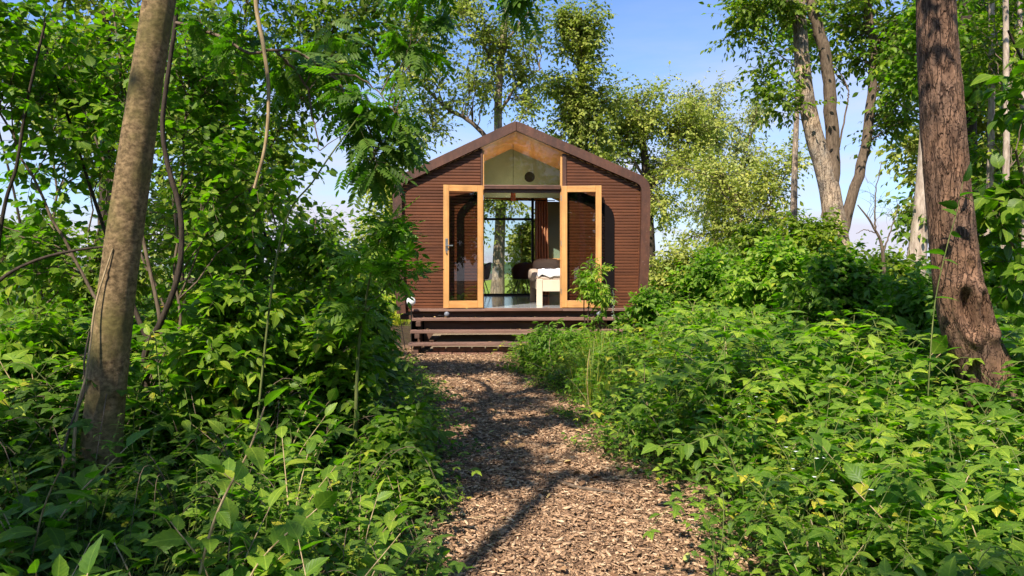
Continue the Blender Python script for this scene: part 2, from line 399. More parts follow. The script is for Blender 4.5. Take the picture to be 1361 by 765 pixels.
# ------------------------------------------------------------------ solid helpers
def pmesh(name, V, Fc, mat, parent=None, smooth=False, bevel=0):
    me = bpy.data.meshes.new(name); me.from_pydata([tuple(v) for v in V], [], Fc)
    for m in (mat if isinstance(mat, (list, tuple)) else [mat]): me.materials.append(m)
    if smooth:
        for p in me.polygons: p.use_smooth = True
    me.update(); o = link(bpy.data.objects.new(name, me), parent)
    if bevel:
        b = o.modifiers.new('bevel', 'BEVEL'); b.width = bevel; b.segments = 2; b.limit_method = 'ANGLE'
    return o
class Sol:
    def __init__(s): s.V = []; s.F = []
    def box(s, x0, x1, y0, y1, z0, z1, rot=None):
        n = len(s.V); c = [(x, y, z) for z in (z0, z1) for y in (y0, y1) for x in (x0, x1)]
        if rot: c = [rot(p) for p in c]
        s.V += c; s.F += [tuple(n + i for i in f) for f in ((0, 2, 3, 1), (4, 5, 7, 6), (0, 1, 5, 4), (2, 6, 7, 3), (0, 4, 6, 2), (1, 3, 7, 5))]; return s
    def prism(s, pts, y0, y1):
        """pts (x,z) counter-clockwise seen from -Y"""
        n = len(s.V); k = len(pts)
        s.V += [(x, y0, z) for x, z in pts] + [(x, y1, z) for x, z in pts]
        s.F.append(tuple(range(n, n + k))); s.F.append(tuple(range(n + 2 * k - 1, n + k - 1, -1)))
        for i in range(k): j = (i + 1) % k; s.F.append((n + i, n + k + i, n + k + j, n + j))
        return s
    def cyl(s, p0, p1, r0, r1=None, k=16):
        r1 = r0 if r1 is None else r1; p0, p1 = np.array(p0, float), np.array(p1, float); d = norm(p1 - p0)
        ref = np.array([1., 0, 0]) if abs(d[2]) > .8 else np.array([0, 0, 1.]); x = norm(np.cross(d, ref)); y = np.cross(d, x); n = len(s.V)
        for p, r in ((p0, r0), (p1, r1)):
            for i in range(k): a = 2 * PI * i / k; s.V.append(tuple(p + r * (math.cos(a) * x + math.sin(a) * y)))
        for i in range(k): j = (i + 1) % k; s.F.append((n + i, n + j, n + k + j, n + k + i))
        s.F.append(tuple(range(n + k - 1, n - 1, -1))); s.F.append(tuple(range(n + k, n + 2 * k))); return s
    def sphere(s, c, r, k=16, m=10, sq=(1, 1, 1)):
        n = len(s.V)
        for i in range(m + 1):
            t = PI * i / m
            for j in range(k): a = 2 * PI * j / k; s.V.append((c[0] + r * sq[0] * math.sin(t) * math.cos(a), c[1] + r * sq[1] * math.sin(t) * math.sin(a), c[2] + r * sq[2] * math.cos(t)))
        for i in range(m):
            for j in range(k): s.F.append((n + i * k + j, n + (i + 1) * k + j, n + (i + 1) * k + (j + 1) % k, n + i * k + (j + 1) % k))
        return s
    def obj(s, name, mat, parent=None, smooth=False, bevel=0): return pmesh(name, s.V, s.F, mat, parent, smooth, bevel)

M['slat'] = wood_mat('red_brown_slat', (.082, .027, .011), (.172, .058, .023), 'X', 4, .55, .3)
def shell_mat():
    T = NT('brown_shell'); n1 = noise_n(T, 2.2, 6, .65); n2 = noise_n(T, 55, 2, .5); n3 = noise_n(T, 14, 4, .6, stretch=(1, 1, .3))
    c = ramp(T, n1, [(.3, (.052, .018, .008)), (.55, (.086, .030, .013)), (.75, (.125, .046, .022))])
    c = mulc(T, c, ramp(T, n3, [(.35, (.75, .75, .75)), (.65, (1.15, 1.15, 1.15))]))
    m = T.n('ShaderNodeMix', data_type='RGBA'); T.l(ramp(T, n2, [(.70, (0, 0, 0)), (.76, (.7, .7, .7))]), m.inputs[0]); T.l(c, m.inputs[6]); m.inputs[7].default_value = (.34, .22, .15, 1)
    p = T.n('ShaderNodeBsdfPrincipled'); p.inputs['Roughness'].default_value = .6; b = T.n('ShaderNodeBump'); b.inputs['Strength'].default_value = .3; b.inputs['Distance'].default_value = .01
    T.l(n3, b.inputs['Height']); T.l(b.outputs[0], p.inputs['Normal']); T.l(m.outputs[2], p.inputs['Base Color']); T.l(p.outputs[0], T.out.inputs[0]); return T.m
M['shell'] = shell_mat()
M['darkwood'] = wood_mat('dark_brown_board', (.065, .032, .020), (.14, .07, .044), 'X', 4, .6, .3)
M['tread'] = wood_mat('weathered_tread', (.12, .060, .040), (.24, .135, .095), 'X', 4, .7, .4)
M['pine'] = wood_mat('oiled_pine', (.48, .215, .062), (.64, .33, .11), 'Z', 3, .45, .1)
M['pineX'] = wood_mat('oiled_pine_rail', (.48, .215, .062), (.64, .33, .11), 'X', 3, .45, .1)
M['ply'] = wood_mat('plywood_lining', (.66, .31, .10), (.78, .43, .17), 'Y', 3, .5, .05)
M['green'] = simple_mat('sage_green_paint', (.22, .30, .21), .7, 0, .06, 3)
M['black'] = simple_mat('black_and_shadow', (.010, .008, .008), 1, 0, .1, spec=.02)  # dull black of cord, joints and beams, also of the facade's painted shadow bands
M['blackmetal'] = simple_mat('black_metal', (.02, .018, .018), .4, .3, .1)
M['steel'] = simple_mat('brushed_steel', (.55, .53, .5), .3, .9, .1)
M['white'] = simple_mat('white_linen', (.82, .82, .82), .8, 0, .04, 12, bump=.1)
M['bedframe'] = simple_mat('cream_bed_frame', (.62, .52, .38), .5, 0, .08, 3)
M['taupe'] = simple_mat('taupe_cushion', (.42, .33, .26), .9, 0, .08, 40)
M['curtain'] = simple_mat('terracotta_curtain', (.62, .28, .14), .9, 0, .12, 30)
M['copper'] = simple_mat('orange_lamp_shade', (.55, .17, .05), .4, 0, .05)
M['chair'] = simple_mat('dark_brown_shell', (.045, .022, .018), .5, 0, .1)
M['chairg'] = simple_mat('grey_shell', (.16, .17, .19), .5, 0, .1)
M['floor'] = simple_mat('glossy_grey_floor', (.36, .37, .38), .12, 0, .12, 2, spec=.7)
M['tan'] = simple_mat('tan_panel', (.15, .105, .06), .7, 0, .15, 3)
M['brick'] = simple_mat('brick', (.20, .10, .07), .9, 0, .3, 20, bump=.4)
M['lampglass'] = simple_mat('white_lamp_globe', (.75, .75, .72), .15, 0, .05)
M['glass'] = glass_mat('door_glass', (.84, .80, .74), .01)
M['glassc'] = glass_mat('window_glass', (.86, .88, .86), .01)
M['glassg'] = glass_mat('gable_glass', (.97, .97, .96), -.02)

# ------------------------------------------------------------------ cabin
YF = 12.67; ZF = EH - 50 / 75.
H = empty('cabin', (.18, YF, 0), 'small red-brown slatted cabin with a gabled roof and wide open glazed pine doors', 'cabin', rz=math.radians(2.5))
prof = [(2.20, .62), (2.25, 1.5), (2.27, 2.45), (2.27, 2.80), (2.255, 2.89), (2.205, 2.99), (2.11, 3.068), (1.95, 3.137), (-.02, 3.975), (-.11, 4.0), (-.20, 3.975), (-1.95, 3.137), (-2.11, 3.068), (-2.205, 2.99), (-2.255, 2.89), (-2.27, 2.80), (-2.27, 2.45), (-2.25, 1.5), (-2.20, .62)]
def inset(pts, d):
    P = np.array(pts); out = []
    for i in range(len(P)):
        a = P[max(i - 1, 0)]; b = P[min(i + 1, len(P) - 1)]; t = norm(b - a); nrm = np.array([-t[1], t[0]])
        out.append(tuple(P[i] + nrm * d))
    return out
inn = inset(prof, .158)
def resamp(pts, step, amp=0):
    P = np.array(pts); L = np.r_[0, np.cumsum(np.linalg.norm(np.diff(P, axis=0), axis=1))]; n = int(L[-1] / step)
    s = np.linspace(0, L[-1], n); Q = np.stack([np.interp(s, L, P[:, 0]), np.interp(s, L, P[:, 1])], 1)
    t = norm(np.gradient(Q, axis=0)); nn = np.stack([t[:, 1], -t[:, 0]], 1)
    return Q + nn * (amp * (np.arange(n) % 2))[:, None]
def loft(name, a, b, y0, y1, mat, parent=H, closed=True):
    """solid ring between profile a (outer) and b (inner), equal counts"""
    k = len(a); V = []
    for P, y in ((a, y0), (a, y1), (b, y1), (b, y0)): V += [(x, y, z) for x, z in P]
    Fc = []
    for r in range(4):
        s, t = r * k, ((r + 1) % 4) * k
        for i in range(k - 1): Fc.append((s + i, s + i + 1, t + i + 1, t + i))
    Fc += [(0, k, 2 * k, 3 * k), (k - 1, 4 * k - 1, 3 * k - 1, 2 * k - 1)]
    o = pmesh(name, V, Fc, mat, parent); 
    return o
# body of five segments with corrugated skin, fine joints between
outc = resamp(prof, .03, .010); innc = resamp(inset(prof, .11), .03); n_ = min(len(outc), len(innc))
def same(a, n):
    a = np.array(a); L = np.r_[0, np.cumsum(np.linalg.norm(np.diff(a, axis=0), axis=1))]; s = np.linspace(0, L[-1], n)
    return np.stack([np.interp(s, L, a[:, 0]), np.interp(s, L, a[:, 1])], 1)
innc = same(inset(prof, .11), len(outc))
iw0 = int(np.argmin(np.abs(outc[:, 0] - 1.7) + 10 * (outc[:, 1] < 3))); iw1 = int(np.argmin(np.abs(outc[:, 0] - .35) + 10 * (outc[:, 1] < 3)))
for k in range(5):
    (lambda y0, y1: loft('shell_segment', outc, innc, y0, y1, M['shell']) if k not in (2, 3) else [loft('shell_segment', outc[a:b], innc[a:b], y0, y1, M['shell']) for a, b in ((0, iw0), (iw1, len(outc)))])(.012 + k * 1.256, .012 + k * 1.256 + 1.25)
loft('front_rim', prof, inn, -.10, .006, M['shell'])
loft('back_rim', prof, inn, 6.30, 6.36, M['shell'])
li0 = inset(prof, .115); li1 = inset(prof, .150)
l0 = same(li0, len(outc)); l1 = same(li1, len(outc))
loft('interior_lining', l0, l1, .05, 2.52, M['ply']); loft('interior_lining', l0, l1, 5.03, 6.28, M['ply'])
loft('interior_lining', l0[:iw0], l1[:iw0], 2.521, 5.029, M['ply']); loft('interior_lining', l0[iw1:], l1[iw1:], 2.521, 5.029, M['ply'])
loft('added_skylight', outc[iw0 - 1:iw1 + 1] * [1, 1] + [.008, .018], outc[iw0 - 1:iw1 + 1] + [.004, .010], 2.53, 5.02, M['glassc'])  # pane over a roof opening added to let daylight into the room
# ridge joint line on the rim
Sol().box(-.114, -.106, -.103, -.10, 3.83, 3.99).obj('ridge_joint', M['black'], H)
Sol().box(-2.1, 2.1, .06, 6.28, ZF - .12, ZF).obj('floor_slab', M['floor'], H)
s = Sol().box(-2.15, 2.15, -.0, 6.3, ZF - .20, ZF - .125); s.obj('underfloor', M['darkwood'], H)
for yy in (.5, 3.1, 5.8): Sol().box(-2.0, 2.0, yy, yy + .2, -.05, ZF - .2).obj('foundation_beam', M['black'], H)
# facade slats
def inner_z(x):
    P = np.array(inn[::-1]); i = np.argsort(P[:, 0]); 
    if x > -.11: return 3.80 - (x + .11) * (3.80 - 2.93) / (2.06)
    return 3.80 + (x + .11) * (3.80 - 2.93) / (1.86)
def x_at(z, sg):
    # inner profile x at height z on the side sg
    P = np.array(inn); P = P[P[:, 0] > -.11] if sg > 0 else P[P[:, 0] < -.11]
    i = np.argsort(P[:, 1]); return float(np.interp(z, P[i, 1], P[i, 0]))
def slats(sg, xin):
    s = Sol(); pitch = .0535; z = ZF - .06
    while z < 3.75:
        zt = z + pitch - .008; xo = x_at(min(zt, 3.79), sg) + sg * .03
        if sg * (xo - xin) > .03:
            xc = xo + (x_at(max(z, .7), sg) - x_at(min(zt, 3.79), sg)) * .5
            a, b = (xin, xo) if sg > 0 else (xo, xin)
            cuts = []
            segs = [(a, b)]
            for c0, c1 in cuts:
                ns = []
                for u, v in segs:
                    if c1 <= u or c0 >= v: ns.append((u, v)); continue
                    if c0 > u: ns.append((u, c0))
                    if c1 < v: ns.append((c1, v))
                segs = ns
            for u, v in segs:
                if v - u > .01:
                    n = len(s.V)
                    s.V += [(u, 0.004, z), (v, 0.004, z), (v, -.003, z + .004), (u, -.003, z + .004), (u, -.005, zt - .004), (v, -.005, zt - .004), (v, .004, zt), (u, .004, zt), (u, .03, z), (v, .03, z), (v, .03, zt), (u, .03, zt)]
                    s.F += [tuple(n + i for i in f) for f in ((0, 1, 2, 3), (3, 2, 5, 4), (4, 5, 6, 7), (7, 6, 10, 11), (8, 9, 1, 0), (0, 3, 4, 7, 11, 8), (1, 9, 10, 6, 5, 2))]
        z += pitch
    return s
tag(slats(-1, -.74).obj('slatted_panel', M['slat'], H), 'slatted panel to the left of the doors')
tag(slats(1, .79).obj('slatted_panel', M['slat'], H), 'slatted panel to the right of the doors')
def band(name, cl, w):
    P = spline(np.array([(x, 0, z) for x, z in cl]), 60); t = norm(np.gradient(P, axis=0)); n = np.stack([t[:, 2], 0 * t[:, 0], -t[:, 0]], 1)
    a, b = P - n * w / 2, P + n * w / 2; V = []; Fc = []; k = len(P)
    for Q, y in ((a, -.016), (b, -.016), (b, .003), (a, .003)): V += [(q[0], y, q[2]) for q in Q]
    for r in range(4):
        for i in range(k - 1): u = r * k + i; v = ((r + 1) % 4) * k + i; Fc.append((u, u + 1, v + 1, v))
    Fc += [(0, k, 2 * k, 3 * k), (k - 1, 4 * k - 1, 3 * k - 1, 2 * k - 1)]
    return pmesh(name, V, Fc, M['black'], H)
band('shadow_band', [(.80, 2.80), (1.0, 2.71), (1.20, 2.615), (1.38, 2.52), (1.46, 2.475), (1.53, 2.40), (1.56, 2.28), (1.56, 2.0), (1.56, 1.4), (1.56, ZF - .04)], .17)  # black strip laid on the slats in place of the rim's cast shadow
band('shadow_band', [(-.76, 2.72), (-.85, 2.62), (-.98, 2.49), (-1.05, 2.41), (-1.09, 2.3), (-1.09, 2.0), (-1.09, 1.4), (-1.09, ZF - .04)], .13)  # left counterpart behind the door glass, shade put in as a black strip
bk = Sol()
for sg, xi in ((-1, -.72), (1, .76)):
    pts = [(xi, ZF - .06), (sg * 2.08, ZF - .06), (sg * 2.1, 2.6), (sg * 1.98 if sg > 0 else -1.98, 2.95), (xi, inner_z(xi) + .03)]
    if sg < 0: pts = pts[::-1]
    Sol().prism(pts, .05, .09).obj('backing_board', M['black'], H)
# opening frame
jl, jr = -.68, .68
s = Sol(); s.box(-.735, -.70, -.03, .09, ZF - .05, inner_z(-.72) + .01); s.obj('jamb', M['shell'], H, bevel=.003)
s = Sol(); s.box(.715, .785, -.03, .09, ZF - .05, inner_z(.75) + .01); s.obj('jamb', M['shell'], H, bevel=.003)
s = Sol(); s.box(-.70, -.675, -.01, .085, ZF + .002, 3.5); s.obj('jamb_lining', M['pine'], H)
s = Sol(); s.box(.68, .712, -.01, .085, ZF + .002, 3.42); s.obj('jamb_lining', M['pine'], H)
s = Sol(); s.box(-.674, .679, -.045, .08, 2.815, 2.865); s.obj('transom', M['shell'], H, bevel=.004)
s = Sol(); s.box(-.674, .679, -.055, -.046, 2.87, 2.885).box(-.674, .679, -.03, .06, 2.866, 2.89); s.obj('transom_cap', M['tread'], H)
s = Sol(); s.box(-.674, .679, .0, .10, 2.76, 2.81); s.obj('head_rail', M['darkwood'], H)
gp = [(-.674, 2.892), (.679, 2.892), (.679, inner_z(.679) + .02), (-.11, 3.82), (-.674, inner_z(-.674) + .02)]
Sol().prism(gp, .03, .042).obj('gable_pane', M['glassg'], H)
# door leaves
def leaf(name, sg, lab):
    hinge = (sg * .69, -.05); ang = math.radians(8)
    Lw = .70; zt = ZF + 2.155; zb = ZF + .01
    def T(p):
        u, v, z = p  # u along the leaf from the hinge, v thickness
        return (hinge[0] + sg * (u * math.cos(ang) + 0) , hinge[1] - u * math.sin(ang) - v, z)
    d = bpy.data.objects.new(name, None)
    def part(nm, boxes, mat, par, bev=.004):
        s = Sol()
        for b in boxes: s.box(*b, rot=T)
        o = s.obj(nm, mat, par, bevel=bev)
        return o
    fr_ = part(name, [(0, .10, 0, .05, zb, zt), (Lw - .10, Lw, 0, .05, zb, zt)], M['pine'], H)
    tag(fr_, lab)
    part('rail', [(.101, Lw - .101, .002, .048, zt - .11, zt)], M['pineX'], fr_)
    part('rail', [(.101, Lw - .101, .002, .048, zb, zb + .125)], M['pineX'], fr_)
    part('pane', [(.09, Lw - .09, .020, .028, zb + .11, zt - .10)], M['glass'], fr_, 0)
    if sg < 0:
        part('handle', [(Lw - .08, Lw - .035, .05, .056, ZF + 1.0, ZF + 1.22), (Lw - .17, Lw - .045, .085, .10, ZF + 1.085, ZF + 1.105), (Lw - .065, Lw - .045, .056, .09, ZF + 1.085, ZF + 1.105), (Lw - .066, Lw - .046, .056, .075, ZF + .96, ZF + .99)], M['steel'], fr_, .002)
    for zz in (.25, 1.1, 1.9): Sol().cyl((hinge[0], hinge[1] - .03, ZF + zz), (hinge[0], hinge[1] - .03, ZF + zz + .09), .012, k=8).obj('hinge', M['steel'], fr_)
leaf('door', -1, 'left glazed pine door with a steel lever handle')
leaf('door', 1, 'right glazed pine door')
# threshold ledge and riser
Sol().box(-1.95, 2.15, -.22, .04, ZF - .045, ZF - .005).obj('threshold', M['tread'], H, bevel=.004)
Sol().box(-.66, .68, -.255, -.222, ZF - .04, ZF + .012).obj('door_sill', M['tread'], H, bevel=.004)
Sol().box(-1.93, 2.1, -.12, -.09, ZF - .19, ZF - .047).obj('apron_board', M['darkwood'], H)
# interior
s = Sol().prism([(-2.1, 2.86), (2.1, 2.86), (2.05, 3.0), (1.9, 3.03), (-.11, 3.90), (-1.9, 3.03), (-2.05, 3.0)], 1.88, 1.95)
pw = s.obj('gable_partition', M['green'], H)
Sol().cyl((.26, 1.872, 3.28), (.26, 1.879, 3.28), .105, k=24).obj('vent', M['blackmetal'], pw)
# back wall: green right part, glazed left part
B0 = 6.22
def bx_(px): return (px - CX) / (F / (YF + B0)) - .18 + math.sin(math.radians(2.5)) * B0
xw0, xw1 = -1.25, bx_(728)
Sol().box(xw1, 2.1, B0, B0 + .06, ZF, 3.2).obj('back_wall', M['green'], H); Sol().box(-2.1, xw0, B0, B0 + .06, ZF, 3.2).obj('back_wall', M['green'], H)
zt_ = EH + (HY - 258) / (F / (YF + B0)); 
pts = [(xw0, zt_), (xw1, zt_), (xw1, 3.2), (-.11, 3.9), (xw0, 3.3)]
Sol().prism(pts, B0, B0 + .06).obj('back_gable', M['ply'], H)
wf = Sol().box(xw0, xw1, B0 - .02, B0 + .05, zt_ - .06, zt_ - .001).box(xw0, xw1, B0 - .01, B0 + .05, ZF, ZF + .05).box(xw0, xw0 + .05, B0 - .01, B0 + .05, ZF + .051, zt_ - .061)
xm = bx_(708); wf.box(xm - .035, xm + .035, B0 - .012, B0 + .05, ZF + .051, zt_ - .061)
zm = EH + (HY - 291) / (F / (YF + B0)); wf.box(xw0 + .051, xm - .036, B0 - .008, B0 + .05, zm - .03, zm + .03).box(xm + .036, xw1, B0 - .008, B0 + .05, zm - .08, zm - .03)
wo = wf.obj('window', M['blackmetal'], H)
Sol().box(xw0 + .02, xw1 - .0, B0 + .01, B0 + .018, ZF + .02, zt_ - .02).obj('pane', M['glassc'], wo)
rz_ = EH + (HY - 266) / (F / (YF + 5.9))
Sol().cyl((-1.2, 5.9, rz_), (1.2, 5.9, rz_), .012, k=8).obj('curtain_rail', M['blackmetal'], H)
hm = Sol().box(-1.9, 1.9, B0 - .3, B0 - .15, zt_ + .02, zt_ + .12).obj('ceiling_beam', M['ply'], H)

def inH(x, y, z):
    a = math.radians(2.5); return (.18 + x * math.cos(a) - y * math.sin(a), YF + x * math.sin(a) + y * math.cos(a), z)
def inv(px, py, y):   # a point at local depth y seen in direction px, py
    Y = YF + y; w = W(px, py, Y); a = math.radians(2.5); dx = w[0] - .18; dy = Y - YF
    return (dx * math.cos(a) + dy * math.sin(a), y, w[2])
RZ = math.radians(2.5)
# curtain (hangs from the rail)
cx0 = inv(711, 300, 5.9)[0]; cx1 = inv(728, 300, 5.9)[0]
V, Fc = [], []; kx, kz = 60, 12
for j in range(kz):
    for i in range(kx):
        u = i / (kx - 1); t = j / (kz - 1)
        V.append((cx0 + (cx1 - cx0) * u * (1 + .12 * t), 5.9 + .055 * math.sin(u * 2 * PI * 5 + .4 * math.sin(t * 3)), rz_ - .02 - t * (rz_ - ZF - .04)))
for j in range(kz - 1):
    for i in range(kx - 1): a = j * kx + i; Fc.append((a, a + 1, a + 1 + kx, a + kx))
c0 = inH(0, 0, 0)
cu = pmesh('curtain', V, Fc, M['curtain'], None, True); cu.location = (.18, YF, 0); cu.rotation_euler = (0, 0, RZ)
md = cu.modifiers.new('solid', 'SOLIDIFY'); md.thickness = .006
tag(cu, 'terracotta curtain drawn beside the back window of the cabin', 'curtain')
# pendant lamp
pl = inv(682, 262, 1.2)
L = empty('pendant_lamp', inH(*pl), 'small orange cylindrical pendant lamp on a thin cord inside the doorway', 'pendant lamp', rz=RZ)
s = Sol().cyl((0, 0, -.07), (0, 0, .09), .048, .048, 24); s.obj('lamp_shade', M['copper'], L)
ztop = 3.83 - abs(pl[0] + .11) * .45
Sol().cyl((0, 0, .09), (0, 0, ztop - pl[2]), .004, k=6).obj('cord', M['black'], L)
Sol().sphere((0, 0, .10), .03).obj('bulb', M['lampglass'], L, True)
pll = bpy.data.lights.new('lamp_light', 'POINT'); pll.energy = 8; pll.color = (1, .74, .46); pll.shadow_soft_size = .05
plo = bpy.data.objects.new('lamp_light', pll); plo.location = (0, 0, .17); COL.objects.link(plo); plo.parent = L
# bed
bf = inv(717, 408, .75); bl0 = bf[0]
BD = empty('bed', inH(bl0, .75, ZF), 'cream wooden bed with white bedding and taupe cushions inside the cabin', 'bed', rz=RZ)
for nm, x, y in (('leg', 0, 0), ('leg', 0, 1.75), ('leg', 1.10, 0), ('leg', 1.10, 1.75)):
    Sol().box(x - .055, x + .055, y - .04, y + .04, .001, .50).obj(nm, M['bedframe'], BD, bevel=.006)
Sol().box(.056, 1.04, -.025, .025, .27, .49).box(.056, 1.04, 1.72, 1.77, .27, .49).box(-.03, .03, .041, 1.70, .30, .46).box(1.07, 1.13, .041, 1.70, .30, .46).obj('frame', M['bedframe'], BD, bevel=.006)
Sol().box(-.04, 1.15, .03, 1.72, .48, .56).obj('mattress', M['taupe'], BD, bevel=.03)
V, Fc = [], []; k1, k2 = 40, 40
for j in range(k2):
    for i in range(k1):
        u, v = i / (k1 - 1), j / (k2 - 1); x = -.03 + 1.17 * u; y = .0 + 1.0 * v
        e = min(u, 1 - u, v, 1 - v); z = .565 + .12 * min(1, e * 8) ** .5 + .05 * mnoise.noise(Vector((x * 7, y * 7, 0))) + .02 * mnoise.noise(Vector((x * 14, y * 14, 3)))
        V.append((x, y, z))
for j in range(k2 - 1):
    for i in range(k1 - 1): a = j * k1 + i; Fc.append((a, a + 1, a + 1 + k1, a + k1))
dv = pmesh('duvet', V, Fc, M['white'], BD, True); md = dv.modifiers.new('s', 'SOLIDIFY'); md.thickness = .03
def pillow(nm, c, r, mat, par):
    s = Sol().sphere((0, 0, 0), 1, 24, 14)
    V = []
    for x, y, z in s.V:
        q = lambda t, e: math.copysign(abs(t) ** e, t)
        V.append((c[0] + q(x, .55) * r[0], c[1] + y * r[1], c[2] + q(z, .6) * r[2]))
    return pmesh(nm, V, s.F, mat, par, True)
pillow('cushion', (.27, 1.35, .74), (.30, .10, .17), M['taupe'], BD); pillow('cushion', (.85, 1.35, .74), (.28, .10, .17), M['taupe'], BD)
pillow('bolster', (-.05, .9, .58), (.10, .45, .12), M['taupe'], BD)
# chairs
def chair(px, py, y, rz, mat, lab):
    p = inv(px, py, y); c = empty('tub_chair', inH(p[0], y, ZF), lab, 'chair', rz=rz)
    V, Fc = [], []; ka, kr = 40, 14
    for j in range(kr):
        t = j / (kr - 1)
        for i in range(ka):
            a = 2 * PI * i / ka; back = .5 + .5 * math.cos(a - PI / 2)   # back of the chair at +y
            if t < .5: r = .23 * (t / .5); z = .44 + .01 * (t / .5) ** 2
            else:
                q = (t - .5) / .5; r = .23 + .05 * math.sin(q * PI / 2); h = .05 + .36 * back ** .75 if back > .12 else .05
                z = .45 + h * q
            V.append((r * math.cos(a) * 1.05, r * math.sin(a) + (.05 * (z - .45) if back > .5 else 0), z))
    for j in range(kr - 1):
        for i in range(ka): Fc.append((j * ka + i, j * ka + (i + 1) % ka, (j + 1) * ka + (i + 1) % ka, (j + 1) * ka + i))
    o = pmesh('seat_shell', V, Fc, mat, c, True); md = o.modifiers.new('s', 'SOLIDIFY'); md.thickness = .03
    for sx in (-1, 1):
        for sy in (-1, 1): Sol().cyl((sx * .10, sy * .10, .43), (sx * .22, sy * .22, .001), .011, .009, 8).obj('leg', M['blackmetal'], c)
    return c
chair(695, 395, 5.1, PI + .25, M['chair'], 'dark brown tub chair on thin black legs beside the back window')
chair(637, 395, 4.6, -1.3, M['chairg'], 'grey tub chair half hidden behind the left jamb of the doorway')
# shelf with a black reading light on the green wall
p = inv(737, 344, B0 - .1); S_ = empty('wall_shelf', inH(p[0], B0 - .01, p[2]), 'small wooden wall shelf on the green back wall above the bed', 'shelf', rz=RZ)
Sol().box(-.25, .3, -.16, 0, -.02, .02).obj('board', M['ply'], S_); Sol().box(-.02, .03, -.10, -.0, -.12, -.021).obj('bracket', M['blackmetal'], S_)
R_ = empty('reading_lamp', inH(p[0] + .09, B0 - .01, p[2] - .12), 'slim black reading lamp under the wall shelf', 'lamp', rz=RZ)
Sol().cyl((0, -.10, -.18), (0, -.10, .03), .04, k=16).obj('lamp_shade', M['blackmetal'], R_); Sol().cyl((0, -.10, -.05), (0, -.002, -.05), .012, k=8).obj('arm', M['blackmetal'], R_)

# steps
ST = empty('wooden_steps', (.18, YF, 0), 'wide dark wooden steps leading up to the open cabin doors', 'steps', rz=RZ)
def gy(px, Y): return Y
tr = [(-.50, .565, 1.95), (-.80, .380, 1.92), (-1.10, .200, 1.90)]
for y, z, xr in tr:
    s = Sol().box(-1.90, xr, y, y + .135, z - .042, z).box(-1.90, xr, y + .145, y + .28, z - .042, z); s.obj('tread', M['tread'], ST, bevel=.005)
for x in (-1.78, 1.78):
    s = Sol().box(x - .04, x + .04, -.27, -.2, .0, .52).box(x - .04, x + .04, -.62, -.30, .44, .52).box(x - .04, x + .04, -.85, -.30, .26, .335).box(x - .04, x + .04, -1.05, -.45, .0, .156)
    s.obj('stringer', M['darkwood'], ST, bevel=.004)
Sol().box(-1.70, 1.45, -.36, -.33, .02, .50).obj('riser_board', M['darkwood'], ST)
for y, z in ((-.52, .20), (-.80, .03)):
    V = [(-1.62, y + .02, z), (1.4, y + .02, z), (1.4, y + .26, z + .26), (-1.40, y + .26, z + .26), (-1.62, y + .04, z), (1.4, y + .04, z), (1.4, y + .28, z + .26), (-1.40, y + .28, z + .26)]
    pmesh('sloping_panel', V, [(0, 1, 2, 3), (7, 6, 5, 4), (0, 4, 5, 1), (2, 6, 7, 3), (1, 5, 6, 2), (0, 3, 7, 4)], M['tan'], ST)
s = Sol(); 
for r in range(2):
    x = -1.62 + .11 * r
    while x < 1.5:
        w = .19 + random.random() * .02; s.box(x, x + w, -1.02 + random.random() * .02, -.92, .0 + r * .068, .06 + r * .068); x += w + .015
s.obj('brick_course', M['brick'], ST, bevel=.004)
# garden lamps
def glamp(x, y, z, r, zb, lab):
    g = empty('garden_lamp', inH(x, y, zb), lab, 'garden lamp', rz=RZ)
    s = Sol().sphere((0, 0, z - zb), r, 20, 12, (1, .8, 1)); s.obj('globe', M['lampglass'] if r > .06 else M['chairg'], g, True)
    s = Sol().cyl((0, .03, z - zb), (0, .03 + r * .9, z - zb), r * .9, r * .6, 20); s.obj('housing', M['blackmetal'], g)
    s = Sol().cyl((0, .05, 0), (0, .05, z - zb - r * .5), .010, k=8); s.obj('stake', M['blackmetal'], g)
    B = Buf(); tubes(B, [spline([(-.02, .06, z - zb - r), (-.14, .05, z - zb - r * .6), (-.2, .08, z - zb - r * 2.2), (-.1, .06, 0)], 16)], np.full((1, 16), .006), 5); B.obj('cable', M['blackmetal'], g)
q = inv(547, 400, -.45); glamp(q[0], -.45, q[2], .078, .0, 'round white garden lamp at the left end of the wooden steps')
q = inv(594, 417, -.30); glamp(q[0], -.30, q[2], .045, .566, 'small round lamp on the top step under the left door')
q = inv(797, 417, -.30); glamp(q[0], -.30, q[2], .045, .566, 'small round lamp on the top step under the right door')
